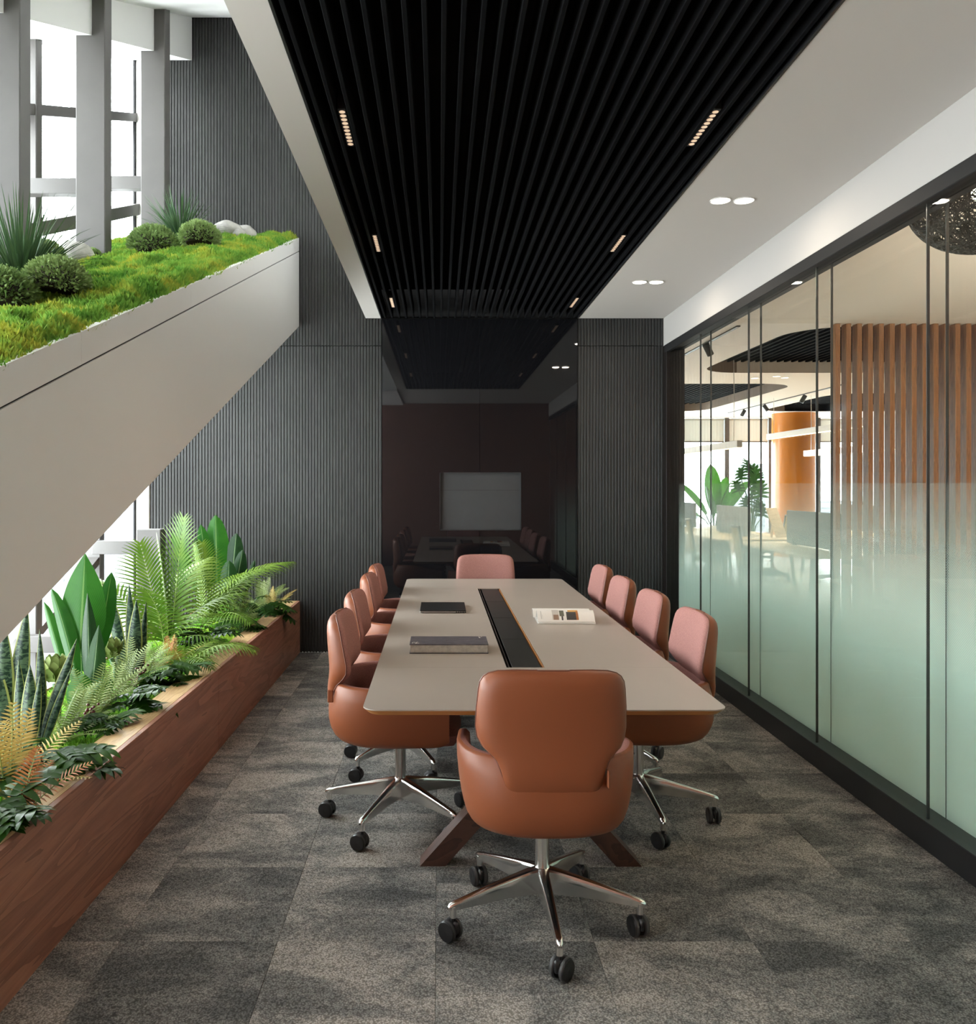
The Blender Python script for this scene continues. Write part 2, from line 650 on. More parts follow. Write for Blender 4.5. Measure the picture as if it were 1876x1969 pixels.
def at(px, py, z):
    """world point of a measured photo point that lies at height z"""
    Y = FPX * (HC - z) / (py - CY)
    return Vector(((px - CX) * Y / FPX, Y, z))


def zat(py, Y):
    return HC + (CY - py) * Y / FPX

# ================================================================== THE SETTING
D = 7.29                    # back wall
XL, XR = -0.66, 2.0         # slab edge over the atrium, glass partition
ZC = 2.981                  # meeting-room ceiling
SL0, SL1 = -0.525, 1.24     # black slat ceiling
YR = -0.40                  # wall behind the camera

# ---- floor: screed slab with loose-laid carpet tiles
floor = struct('floor', MB().box(-2.95, 2.02, YR, D + .05, -.12, -.008), M['concrete'])
T = .519
tile = MB().cbox(0, 0, -.005, T / 2 - .0004, T / 2 - .0004, .005, .0012).mesh('carpet_tile', M['carpet'], False)
edge_tiles = {}
random.seed(3)
iy = 0
y = 2.68 - 6 * T
while y < D - .01:
    x = -1.05 - 4 * T
    while x < XR - .01:
        x0, x1 = max(x, -2.05), min(x + T, XR)
        y1 = min(y + T, D)
        if x1 - x0 > .02 and y1 - y > .02:
            if x1 - x0 > T - .001 and y1 - y > T - .001:
                me = tile
            else:
                k = (round(x1 - x0, 3), round(y1 - y, 3))
                if k not in edge_tiles:
                    edge_tiles[k] = MB().cbox(0, 0, -.005, k[0] / 2 - .0004, k[1] / 2 - .0004, .005, .0012).mesh('carpet_tile', M['carpet'], False)
                me = edge_tiles[k]
            put('carpet_tile', me, floor, ((x0 + x1) / 2, (y + y1) / 2, 0))
        x += T
    y += T

# ---- back wall: charcoal ribbed panels either side of a black glass bay with a niche
wall_back = struct('wall_back', MB().box(-2.586, 2.16, D + .045, D + .258, 0, 6.2), M['rib_back'])


def ribbed(x0, x1, z0, z1, pitch=.0272):
    n = max(1, round((x1 - x0) / pitch))
    w = (x1 - x0) / n
    prof = [(x0, D + .044)]
    for i in range(n):
        a = x0 + i * w
        prof += [(a + .0001, D + .012), (a + .0046, D + .012), (a + .0054, D + .002), (a + .0075, D), (a + w - .0030, D), (a + w - .0008, D + .002)]
    prof += [(x1, D + .012), (x1, D + .044)]
    v = [(p[0], p[1], z0) for p in prof] + [(p[0], p[1], z1) for p in prof]
    k = len(prof)
    f = [(i, i + 1, k + i + 1, k + i) for i in range(k - 1)] + [tuple(range(k)), tuple(range(k, 2 * k))]
    return MB().add(v, f)


ZJ = 2.735
for x0, x1, z0, z1 in ((-2.586, -.518, .0, ZJ - .003), (-2.586, -.518, ZJ + .003, 5.66), (1.233, 1.999, .0, ZJ - .003), (1.233, 1.999, ZJ + .003, ZC)):
    o = ribbed(x0, x1, z0, z1).build('ribbed_panel', M['rib'], wall_back, smooth=False)
# black glass: two leaves, cut round the niche
NX0, NX1, NZ0, NZ1 = 0.0, .729, 1.087, 1.607
GX = .3575


def glass_leaf(x0, x1, cut0, cut1):
    m = MB()
    y0, y1 = D - .004, D + .030
    m.box(x0, x1, y0, y1, 0, NZ0)
    m.box(x0, x1, y0, y1, NZ1, ZC - .012)
    if cut0 > x0:
        m.box(x0, cut0, y0, y1, NZ0, NZ1)
    else:
        m.box(cut1, x1, y0, y1, NZ0, NZ1)
    return m


glass_leaf(-.513, GX - .0012, NX0, 9).build('black_glass_panel', M['black_glass'], wall_back, smooth=False)
glass_leaf(GX + .0012, 1.228, -9, NX1).build('black_glass_panel', M['black_glass'], wall_back, smooth=False)
n_ = MB()
n_.box(NX0, NX1, D + .026, D + .032, 1.447, NZ1)
n_.box(NX0, NX1, D + .026, D + .032, NZ0, 1.444)
n_.build('niche_panel', M['niche'], wall_back, smooth=False)
fr = MB()
fr.box(NX0, NX0 + .006, D - .006, D + .03, NZ0, NZ1)
fr.box(NX1 - .006, NX1, D - .006, D + .03, NZ0, NZ1)
fr.box(NX0, NX1, D - .006, D + .03, NZ0, NZ0 + .006)
fr.box(NX0, NX1, D - .006, D + .03, NZ1 - .006, NZ1)
fr.build('niche_frame', M['black_metal'], wall_back, smooth=False)
MB().box(-.518, 1.233, D - .002, D + .044, ZC - .012, ZC).build('shadow_trim', M['black_void'], wall_back, smooth=False)
MB().box(-2.586, -.66, D, D + .04, 5.66, 5.70).build('shadow_gap', M['black_void'], wall_back, smooth=False)
# pale pilaster in the corner beside the window wall
struct('trim_1', MB().box(-2.705, -2.587, D - .02, D + .25, 0, 6.2, .004), M['white'])

# ---- rear wall behind the camera, red-brown, with a dark door
wall_rear = struct('wall_rear', MB().box(-2.95, 2.02, YR - .15, YR, 0, 6.2), M['brown_wall'])

# ---- ceiling slab over the meeting room
cl = MB()
cl.box(SL1, XR + .02, YR, D, ZC, 3.4)                 # white band on the partition side
cl.box(XL, SL0, YR, D, ZC, 3.4)                       # white band along the atrium
cl.box(SL0, SL1, YR, 1.87, ZC, 3.4)
cl.box(SL0, SL1, 1.87, D, 3.25, 3.4)
ceiling = struct('ceiling', cl, M['ceil'])
struct('wall_slab_edge', MB().box(XL, XL + .12, YR, D, 3.4, 6.3), M['white'])
# plaster drop above the glass partition
struct('trim_2', MB().box(XR - .001, XR + .16, YR, D + .044, 2.735, 3.6), M['fascia'])

# ---- slatted ceiling raft
raft = thing('slatted_ceiling', 'black felt slatted ceiling panel running the length of the room over the table', 'ceiling panel', ((SL0 + SL1) / 2, 4.6, 3.25))
MB().box(SL0 - raft.location.x, SL1 - raft.location.x, 1.87 - 4.6, D - 4.6, -.012, 0).build('backing', M['black_void'], raft, False)
eg = MB()
for xx in (SL0, SL1 - .010):
    eg.box(xx - raft.location.x, xx + .010 - raft.location.x, 1.87 - 4.6, D - 4.6 - .002, ZC - 3.25 - .002, -.014)
eg.box(SL0 - raft.location.x, SL1 - raft.location.x, 1.87 - 4.6, 1.88 - 4.6, ZC - 3.25 - .002, -.014)
eg.build('edge_frame', M['black_metal'], raft, False)
NS = 28
sp_ = (SL1 - SL0) / (NS + .3)
slat_me = MB().box(-.009, .009, 1.90 - 4.6, D - 4.6 - .015, -.10, 0, .0025).mesh('slat', M['felt'], False)
slat_x = []
for i in range(NS):
    xx = SL0 + sp_ * (i + .65)
    slat_x.append(xx)
    put('slat', slat_me, raft, (xx - raft.location.x, 0, ZC + .10 - 3.25))


def gap_x(x):
    """the middle of the slat gap nearest to x"""
    return min(((a + b) / 2 for a, b in zip(slat_x, slat_x[1:])), key=lambda q: abs(q - x))


spot_body = MB().box(-.017, .017, -.18, .18, 0, .06, .002).mesh('housing', M['black_metal'], False)
spot_face = MB()
for k in range(10):
    yy = -.155 + k * .0344
    spot_face.lathe([(.0, -.001), (.0125, -.001), (.0135, .006), (.0, .006)], 12, (0, yy, 0))
spot_face = spot_face.mesh('lens_row', M['spot_face'])
for xs, side in ((-.39, 'left'), (1.103, 'right')):
    for yy, w_ in ((3.43, 'nearest the front of the table'), (5.07, 'over the middle of the table'), (6.72, 'closest to the dark back wall')):
        gx = gap_x(xs)
        t = thing('linear_spotlight', 'small linear spotlight between ceiling slats, %s side, %s' % ('window' if side == 'left' else 'glass partition', w_), 'ceiling light', (gx, yy, ZC + .012), 0, 'linear spotlights in the slatted ceiling')
        put('housing', spot_body, t)
        put('lens_row', spot_face, t)
        area_light('spot_light', (0, 0, -.012), (0, 0, 0), .02, .32, 1.3, (1, .78, .56), parent=t, spread=95)

dl_ring = MB().lathe([(.048, -.0035), (.054, -.003), (.054, .001), (.048, .001), (.048, -.0035)], 28, cap=False).mesh('trim_ring', M['white'])
dl_face = MB().lathe([(.0, -.0022), (.0478, -.0022), (.0478, .0008)], 28).mesh('diffuser', M['lamp_white'])
for yy, w_ in ((4.26, 'of the near pair'), (5.98, 'of the far pair')):
    for xx, q in ((1.465, 'beside the black slats'), (1.588, 'beside the glass partition')):
        t = thing('recessed_downlight', 'round white ceiling downlight %s, the one %s' % (w_, q), 'ceiling light', (xx, yy, ZC - .001), 0, 'round downlights in the white ceiling')
        put('trim_ring', dl_ring, t)
        put('diffuser', dl_face, t)
        area_light('downlight', (0, 0, -.006), (0, 0, 0), .08, .08, 3.2, (1, .86, .70), shape='DISK', parent=t)

# ---- glass partition on the right: black frame, two layers of metre-wide panes, gradient film on the outer layer
wall_right = struct('wall_right', MB().box(XR, XR + .16, YR, D - .001, 0, .055, .003), M['black_metal'])
pr = MB()
pr.box(XR - .012, XR + .012, YR, D - .03, .0, .118, .003)
pr.box(XR + .012, XR + .16, YR, D - .03, .055, .108)
pr.build('base_channel', M['black_metal'], wall_right, False)
hd = MB()
hd.box(XR - .002, XR + .036, YR, D - .03, 2.668, 2.736, .003)
hd.box(XR + .036, XR + .16, YR, D - .03, 2.690, 2.736, .003)
hd.build('head_channel', M['black_matte'], wall_right, False)
MB().box(XR - .0008, XR + .16, D - .09, D + .0449, .055, 2.735, .002).build('end_post', M['dark_brown'], wall_right, False)
joints = [YR + .0] + [0.40 + .99 * k for k in range(0, 7)] + [D - .09]
joints = [YR, .42, 1.42, 2.41, 3.40, 4.40, 5.37, 6.36, D - .09]
for a, b in zip(joints, joints[1:]):
    MB().box(XR + .028, XR + .038, a + .0015, b - .0015, .105, 2.69).build('glass_pane', M['clear'], wall_right, False)
    MB().box(XR + .108, XR + .118, a + .0015, b - .0015, .105, 2.69).build('frosted_pane', M['film'], wall_right, False)
for a in joints[1:-1]:
    MB().box(XR + .027, XR + .039, a - .0022, a + .0022, .105, 2.69).build('joint_strip', M['edge'], wall_right, False)
    MB().box(XR + .107, XR + .119, a - .0018, a + .0018, .105, 2.69).build('joint_strip', M['edge'], wall_right, False)

# ---- window wall on the left: sloping rails, deep columns, mullions and glass
wall_left = struct('wall_left', MB().box(-2.95, -2.62, YR, D - .02, -.12, .06), M['facade'])
mull = [-.1, 1.05, 2.17, 3.30, 4.38, 5.47, 6.49]
for k, yy in enumerate(mull):
    MB().box(-2.92, -2.68, yy - .04, yy + .045, .06, 6.3, .006).build('mullion', M['facade'], wall_left, False)
MB().box(-2.724, -2.706, D - .045, D + .06, .06, 6.3, .004).build('mullion', M['black_metal'], wall_left, False)
ys = mull + [D - .04]
for a, b in zip(ys, ys[1:]):
    MB().box(-2.80, -2.786, a + .045, b - .005 if b > 7 else b - .04, .06, 6.3).build('window_pane', M['window_glass'], wall_left, False)


def slope_bar(name, x0, x1, ya, za, yb, zb, h, mat_, b=.004):
    m = MB().add([(x, y, z) for x in (x0, x1) for (y, z) in ((ya, za - h), (yb, zb - h), (yb, zb), (ya, za))],
                 [(0, 1, 2, 3), (7, 6, 5, 4), (0, 4, 5, 1), (1, 5, 6, 2), (2, 6, 7, 3), (3, 7, 4, 0)])
    return m.build(name, mat_, wall_left, False)


def sl(z, y, k, ya, yb):
    return ya, z + k * (ya - y), yb, z + k * (yb - y)


slope_bar('transom', -2.80, -2.69, *sl(4.89, 7.48, .42, 2.2, D), .075, M['facade'])
slope_bar('transom', -2.80, -2.67, *sl(4.03, 7.35, .41, 1.0, D), .10, M['facade'])
slope_bar('transom', -2.80, -2.69, *sl(.44, 5.3, .42, 4.4, 6.49), .06, M['facade'])
# columns: the upper shafts stand in the planting, the lower ones end in short stubs
cols = [(3.02, 0), (4.14, 1), (5.19, 2), (6.32, 3)]
for yy, k in cols:
    d_ = .11 if k < 3 else .127
    z0 = 3.70 - .376 * (D - yy) - .3
    MB().box(-2.313, -2.127, yy, yy + d_, z0, 6.0, .005).build('column', M['facade'], wall_left, False)
    MB().box(-2.345, -2.16, yy, yy + d_, 0, 1.15 + .44 * (yy - 6.32), .005).build('column_stub', M['facade'], wall_left, False)
    zb = 3.91 - .39 * (6.45 - yy - .13)
    MB().box(-2.70, -2.33, yy + .06, yy + .13, zb - .10, zb, .003).build('bracket', M['facade'], wall_left, False)
    zl = 1.06 - .47 * (6.32 - yy)
    MB().box(-2.70, -2.342, yy + .02, yy + .10, zl - .105, zl, .003).build('bracket', M['facade'], wall_left, False)
# white bulkhead above the columns and the sloping atrium ceiling
zb = lambda y: 5.284 - .443 * (D - y)
zt = lambda y: 5.665 - .50 * (D - y)
struct('trim_3', MB().prism([(2.0, zb(2.0)), (D - .001, zb(D)), (D - .001, 6.1), (2.0, 6.1)], 'x', -2.84, -2.21), M['white_cool'])
struct('ceiling_atrium', MB().prism([(YR, 2.95), (1.9, 2.95), (D - .001, zt(D)), (D - .001, 6.3), (YR, 6.3)], 'x', -2.209, XL - .001), M['white_cool'])
struct('trim_4', MB().prism([(YR, 2.9), (2.0, 2.9), (2.0, 6.1), (YR, 6.1)], 'x', -2.95, -2.21), M['white_cool'])

# ================================================================== SLOPING WHITE PLANTER BEAM WITH MOSS
BX = -1.254
zt_b = lambda y: 3.70 - .376 * (D - y)
Y0B = 1.55
bm_ = thing('sloping_planter', 'long white sloping planter beam filled with green moss under the tall windows', 'planter', (BX, D, zt_b(D)))


def bslab(name, x0, x1, ya, yb, top, bot, mat_=None):
    """a sheared slab of the beam, given as drops below its sloping top line"""
    q = lambda y, dz: (y - D, -.376 * (D - y) - dz)
    return MB().prism([q(ya, bot), q(yb, bot), q(yb, top), q(ya, top)], 'x', x0 - BX, x1 - BX).build(name, mat_ or M['beam_white'], bm_, False)


seams = [Y0B, 2.86, 4.12, 5.5, D - .003]
for a, b in zip(seams, seams[1:]):
    bslab('fascia_board', BX - .03, BX, a + .001, b - .001, .0, .116)
bslab('shadow_groove', BX - .03, BX - .008, Y0B, D - .003, .116, .124, M['rib_back'])
bslab('side_panel', BX - .03, BX, Y0B, D - .003, .124, .79)
bslab('underside', -2.62, BX - .03, Y0B, D - .003, .60, .79)
bslab('bed', -2.62, BX - .03, Y0B, D - .003, .07, .60, M['soil'])


def bumps(x, y):
    return (noise.noise(Vector((x * 1.7, y * 1.4, 3))) * .040 + abs(noise.noise(Vector((x * 5, y * 4.3, 9)))) * .075 - .02
            + noise.noise(Vector((x * 13, y * 13, 1))) * .016)


def moss_field(name, x0, x1, y0, y1, zf, bumpf, n, h, w, mat_, label, edge=.0, cat='moss'):
    rng = np.random.default_rng(5)
    # an undulating mat under the tufts
    nx, ny = max(2, int((x1 - x0) / .035)), int((y1 - y0) / .035)
    mb = MB()
    rows = []
    for j in range(ny + 1):
        y_ = y0 + (y1 - y0) * j / ny
        rows.append([(x0 + (x1 - x0) * i / nx, y_, zf(y_) + bumpf(x0 + (x1 - x0) * i / nx, y_)) for i in range(nx + 1)])
    mb.grid(rows)
    xs = rng.uniform(x0, x1, n)
    yy = rng.uniform(y0, y1, n)
    hb = np.array([zf(b) + bumpf(a, b) for a, b in zip(xs, yy)])
    k = len(mb.v)
    an = rng.uniform(0, 2 * math.pi, n)
    ti = rng.uniform(0, .9, n)
    ta = rng.uniform(0, 2 * math.pi, n)
    hh = h * rng.uniform(.55, 1.25, n)
    base = np.stack([xs, yy, hb - .004], 1)
    sd = np.stack([np.cos(an), np.sin(an), np.zeros(n)], 1) * (w / 2 * rng.uniform(.7, 1.3, n))[:, None]
    tip = base + np.stack([np.cos(ta) * ti * hh, np.sin(ta) * ti * hh, hh], 1)
    mid = base * .45 + tip * .55
    V = np.concatenate([base - sd * .5, base + sd * .5, mid - sd, mid + sd, tip], 0)
    a = np.arange(n) + k
    F = np.concatenate([np.stack([a, a + n, a + 3 * n], 1), np.stack([a, a + 3 * n, a + 2 * n], 1), np.stack([a + 2 * n, a + 3 * n, a + 4 * n], 1)], 0)
    mb.v.extend(map(tuple, V.tolist()))
    mb.u.extend([(0, 0)] * (5 * n))
    mb.f.extend(map(tuple, F.tolist()))
    mb.mi.extend([0] * len(F))
    o = mb.build(name, mat_, None, True, 0)
    return tag(o, label, cat, None, 'stuff')


def beam_bump(x, y):
    e = min(1, max(0, (BX - .005 - x) / .08))
    return -.02 + .055 * e + bumps(x, y) * (.35 + .65 * e)


moss_field('moss', -2.6, BX - .008, Y0B + .02, D - .02, zt_b, beam_bump, 165000, .028, .0095, M['moss'],
           'cushiony carpet of bright green and yellowish moss covering the top of the white sloping beam')


def on_beam(px, py, lift=0.0):
    Y = .541 / (.376 - (CY - py) / FPX)
    X = (px - CX) * Y / FPX
    return Vector((X, Y, zt_b(Y) + beam_bump(X, Y) + lift))


def rock(name, label, loc, rx, ry, rz_, rot, seed, group=None):
    mb = MB()
    rows = []
    n1, n2 = 14, 22
    for i in range(n1 + 1):
        th = math.pi * i / n1
        row = []
        for j in range(n2):
            ph = 2 * math.pi * j / n2
            v = Vector((math.sin(th) * math.cos(ph), math.sin(th) * math.sin(ph), math.cos(th)))
            k = 1 + .16 * noise.noise(v * 1.3 + Vector((seed, 0, 0))) + .05 * noise.noise(v * 4 + Vector((seed, 3, 0)))
            row.append((v.x * rx * k, v.y * ry * k, v.z * rz_ * k))
        rows.append(row)
    mb.grid(rows, close=True)
    o = mb.build(name, M['rock'], None, True, 0, loc, (0, 0, rot))
    return tag(o, label, 'rock', group)


p = on_beam(437, 468)
rock('pale_rock', 'larger pale grey rounded stone on the moss, left one of the touching pair', p + Vector((0, 0, .055)), .12, .10, .075, .3, 1.0)
rock('pale_rock', 'smaller pale stone leaning behind its larger neighbour near the ribbed wall', p + Vector((.10, .14, .065)), .105, .09, .07, -.4, 5.0)
rock('pale_rock', 'small pale pebble lying at the foot of the two bigger stones on moss', p + Vector((.10, -.02, .02)), .06, .05, .042, .8, 8.0)
p = on_beam(146, 522)
rock('pale_rock', 'lone pale stone on the moss beside the grey column and long-bladed grass', p + Vector((0, 0, .07)), .105, .10, .085, .5, 12.0)


def bush_mesh(r, n, seed, flat=.8):
    rg = random.Random(seed)
    mb = MB()
    for _ in range(n):
        v = Vector((rg.gauss(0, 1), rg.gauss(0, 1), rg.gauss(0, 1))).normalized()
        if v.z < -.45:
            continue
        k = r * rg.uniform(.80, 1.03) * (1 + .07 * noise.noise(v * 3 + Vector((seed, 0, 0))))
        p_ = Vector((v.x * k, v.y * k, v.z * k * flat))
        d = (v + Vector((rg.uniform(-.7, .7), rg.uniform(-.7, .7), rg.uniform(-.3, .8)))).normalized()
        mb.leaf(p_, d, .026, .013, 0, None, .3, 2, 2, up=(rg.uniform(-1, 1), rg.uniform(-1, 1), .6))
    return mb.mesh('foliage', M['boxwood'], True, 0)


core_me = MB().lathe([(0, -.35), (.62, -.3), (.8, 0), (.62, .45), (0, .62)], 14).mesh('core', M['soil'])
bush_a, bush_b = bush_mesh(.17, 3800, 1), bush_mesh(.15, 3200, 2)
for px, py, me, sc, lab in ((296, 497, bush_a, .92, 'round clipped boxwood ball left of the tall grass tuft, near the third grey column'),
                            (384, 488, bush_b, .90, 'dark round boxwood ball right of the far grass tuft, beside the pale stones'),
                            (108, 588, bush_a, .74, 'large dark boxwood ball below the near grass tuft on the moss'),
                            (4, 600, bush_b, .85, 'boxwood ball cut by the left edge of the photo on the moss'),
                            (178, 506, bush_b, .34, 'tiny boxwood tuft behind the lone stone at the grey column foot'),
                            (88, 535, bush_b, .62, 'boxwood ball behind the near grass tuft, mostly hidden by its blades')):
    p = on_beam(px, py)
    t = thing('boxwood_ball', lab, 'shrub', p + Vector((0, 0, .04 * sc)), random.uniform(0, 6))
    put('foliage', me, t, (0, 0, .03), None, sc)
    put('core', core_me, t, (0, 0, .03), None, .165 * sc)


def grass_tuft(n, L, seed):
    rg = random.Random(seed)
    mb = MB()
    for _ in range(n):
        a = rg.uniform(0, 2 * math.pi)
        el = rg.betavariate(2.2, 1.6) * 1.15 + .35
        d = Vector((math.cos(a) * math.cos(el), math.sin(a) * math.cos(el), math.sin(el)))
        l_ = L * rg.uniform(.55, 1.1)
        mb.leaf((math.cos(a) * .02, math.sin(a) * .02, 0), d, l_, .0125, rg.uniform(.2, 1.2) * (1.6 - el * .6), lambda t: (1 - t) ** .6 * .9 + .04, .3, 7, 2)
    return mb


for px, py, n_, L, lab in ((347, 478, 260, .40, 'tall tuft of blue-green grass rising between two boxwood balls by the ribbed wall'),
                           (40, 566, 380, .46, 'large spiky tuft of blue-green grass at the left edge of the moss bed')):
    p = on_beam(px, py)
    t = thing('grass_tuft', lab, 'grass', p, 0)
    grass_tuft(n_, L, int(px)).build('grass_blades', M['grassy'], t, True, 0)
    MB().lathe([(0, -.03), (.03, -.03), (.035, .03), (0, .05)], 10).build('crown', M['soil'], t)

# ================================================================== WOODEN PLANTER TROUGH
PX, PZ = -1.245, .46
tr_ = thing('wooden_trough', 'long walnut planter box along the window wall, full of artificial plants', 'planter', (PX, D, 0))
for a, b in ((YR + .02, 1.92), (1.92, 4.60), (4.60, D - .004)):
    MB().box(-.022, 0, a + .001 - D, b - .001 - D, 0, PZ - .0005, .001).build('front_panel', M['walnut'], tr_, False)
    MB().box(-.145, -.0225, a + .001 - D, b - .001 - D, PZ - .02, PZ, .001).build('ledge_board', M['walnut_top'], tr_, False)
MB().box(-.145, -.130, YR + .02 - D, -.004, .05, PZ - .021).build('inner_wall', M['walnut_top'], tr_, False)
MB().box(-.80, -.785, YR + .02 - D, -.004, .0, PZ - .02).build('back_wall', M['walnut'], tr_, False)
MB().box(-.784, -.146, YR + .02 - D, -.004, .02, .40).build('soil_bed', M['soil'], tr_, False)
moss_field('planter_moss', -2.02, PX - .148, 2.3, D - .02, lambda y: .405, lambda x, y: .012 + bumps(x, y) * .35, 26000, .028, .011, M['moss_low'],
           'low green moss covering the bed of the walnut planter between the plants')

# ================================================================== CONFERENCE TABLE
TX0, TX1, TY0, TY1, TZ = -.262, .977, 2.75, 6.56, .74
TCX = (TX0 + TX1) / 2
table = thing('conference_table', 'long taupe conference table with rounded corners, orange edge and dark cable trough', 'table', (TCX, 4.65, 0))
hw = (TX1 - TX0) / 2
ya, yb = TY0 - 4.65, TY1 - 4.65
tya, tyb = 3.385 - 4.65, 5.95 - 4.65            # trough
tw = .080


def arc(cx, cy, r, a0, a1, n=8):
    return [(cx + r * math.cos(R(a0 + (a1 - a0) * i / n)), cy + r * math.sin(R(a0 + (a1 - a0) * i / n))) for i in range(n + 1)]


rc = .055
near = [(hw, tya - .0006)] + [(-hw, tya - .0006)] + arc(-hw + rc, ya + rc, rc, 180, 270) + arc(hw - rc, ya + rc, rc, 270, 360)
far = [(-hw, tyb + .0006), (hw, tyb + .0006)] + arc(hw - rc, yb - rc, rc, 0, 90) + arc(-hw + rc, yb - rc, rc, 90, 180)
left = [(-hw, tya), (-tw, tya), (-tw, tyb), (-hw, tyb)]
right = [(tw, tya), (hw, tya), (hw, tyb), (tw, tyb)]


def shrink(poly, d):
    cx = sum(p[0] for p in poly) / len(poly)
    return [(p[0] - math.copysign(min(d, abs(p[0])) if abs(abs(p[0]) - hw) < .06 else 0, p[0]),
             p[1] + (d if p[1] < ya + .06 else -d if p[1] > yb - .06 else 0)) for p in poly]


for poly in (near, far, left, right):
    MB().prism(poly, 'z', TZ - .004, TZ).build('top_panel', M['taupe'], table, False)
    m_ = MB()
    n_ = len(poly)
    lo = shrink(poly, .016)
    m_.add([(x, y, TZ - .0042) for x, y in poly] + [(x, y, TZ - .022) for x, y in lo],
           [tuple(range(n_)), tuple(range(2 * n_ - 1, n_ - 1, -1))] + [(i, n_ + i, n_ + (i + 1) % n_, (i + 1) % n_) for i in range(n_)])
    m_.build('edge_board', M['ply'], table, False)
# trough: a shallow black tray under four hinged flaps, ply lip on the right
m_ = MB()
m_.box(-tw, tw, tya, tyb, TZ - .07, TZ - .066)
m_.box(-tw, -tw + .003, tya, tyb, TZ - .066, TZ - .002)
m_.box(tw - .003, tw, tya, tyb, TZ - .066, TZ - .012)
m_.box(-tw, tw, tya, tya + .003, TZ - .066, TZ - .004)
m_.box(-tw, tw, tyb - .003, tyb, TZ - .066, TZ - .004)
m_.build('cable_tray', M['black_void'], table, False)
MB().box(tw - .007, tw - .0032, tya + .004, tyb - .004, TZ - .03, TZ - .003).build('tray_lip', M['ply'], table, False)
fl = (tyb - tya) / 4
for k in range(4):
    MB().cbox(.006, tya + fl * (k + .5), TZ - .007, tw - .014 - .006, fl / 2 - .0018, .003, .0012).build('trough_flap', M['trough'], table, False)
MB().box(-tw + .0125, -tw + .0145, tya + .004, tyb - .004, TZ - .02, TZ - .0045).build('flap_hinge', M['silver'], table, False)
# crossed timber trestles
for yy in (3.25 - 4.65, 6.02 - 4.65):
    m_ = MB()
    for s_ in (-1, 1):
        m_.prism([(s_ * .435, 0), (s_ * .335, 0), (-s_ * .305, .715), (-s_ * .205, .715)], 'y', yy - .045 - (.004 if s_ > 0 else 0), yy + .045 + (.004 if s_ > 0 else 0))
    m_.build('trestle', M['leg_wood'], table, False)
MB().box(-.04, .04, 3.30 - 4.65, 5.97 - 4.65, .60, .655, .004).build('stretcher', M['black_metal'], table, False)
for yy in (3.25 - 4.65, 6.02 - 4.65):
    MB().box(-.42, .42, yy - .04, yy + .04, .715, TZ - .0225).build('support_plate', M['black_metal'], table, False)

# ================================================================== CHAIRS


def lerp_tab(tab, z):
    for (z0, a), (z1, b) in zip(tab, tab[1:]):
        if z <= z1:
            t = (z - z0) / (z1 - z0)
            return a + (b - a) * t
    return tab[-1][1]


def shell_meshes():
    a, b, y0, n = .292, .300, -.015, 2.7
    st = []
    for i in range(7):
        st.append(Vector((a - .012 * (1 - i / 7), .215 - (.215 - y0) * i / 7, 0)))
    K = 30
    for i in range(K + 1):
        th = math.pi * i / K
        c, s_ = math.cos(th), math.sin(th)
        st.append(Vector((a * math.copysign(abs(c) ** (2 / n), c), y0 - b * abs(s_) ** (2 / n), 0)))
    for i in range(7):
        st.append(Vector((-a + .012 * (i + 1) / 7, y0 + (.215 - y0) * (i + 1) / 7, 0)))
    N = len(st)
    mt = [(.395, .79), (.400, .845), (.412, .885), (.435, .918), (.48, .952), (.54, .985), (.60, 1.0), (.70, 1.0)]
    my_ = [(.395, .78), (.400, .83), (.412, .885), (.435, .945), (.47, .985), (.52, 1.0), (.58, .965), (.66, .905), (.70, .90)]
    nor = []
    for i in range(N):
        d = st[min(i + 1, N - 1)] - st[max(i - 1, 0)]
        nor.append(Vector((-d.y, d.x, 0)).normalized())      # points inwards
    c0 = Vector((0, -.05, 0))
    for i in range(N):
        if nor[i].dot(c0 - st[i]) < 0:
            nor[i] = -nor[i]
    outer, inner, rim = [], [], []
    zs = [0, .05, .12, .22, .36, .55, .78, 1.0]

    def pos(p, z):
        m = lerp_tab(mt, z)
        y = p.y * lerp_tab(my_, z) if p.y < 0 else p.y
        return Vector((p.x * m, y, z))
    th = .040
    for i, p in enumerate(st):
        f = max(0, min(1, (p.y + .10) / .315))                 # 0 at the back, 1 at the arm fronts
        T = .652 - .052 * f
        zlo = .396 + .030 * max(0, (p.y - .14) / .075) ** 2
        outer.append([pos(p, zlo + (T - .006 - zlo) * q) for q in zs] + [pos(p, T - .006) + nor[i] * .004 + Vector((0, 0, .005)), pos(p, T) + nor[i] * .012 + Vector((0, 0, .002))])
        rim.append(pos(p, T) + nor[i] * .012 + Vector((0, 0, .002)))
        pi = [pos(p, T) + nor[i] * .028 + Vector((0, 0, .002)), pos(p, T - .012) + nor[i] * th]
        pi += [pos(p, z) + nor[i] * th for z in (.56, .50, .44)]
        inner.append([rim[-1]] + pi)
    L = MB()
    L.grid(outer)
    for i in (0, N - 1):
        loop = outer[i] + inner[i][1:]
        L.add(loop, [tuple(range(len(loop)))])
    L.add([o[0] for o in outer], [tuple(range(N))])
    F = MB().grid(inner)
    return L.mesh('shell', M['leather'], True, 50), F.mesh('lining', M['fabric'], True, 60)


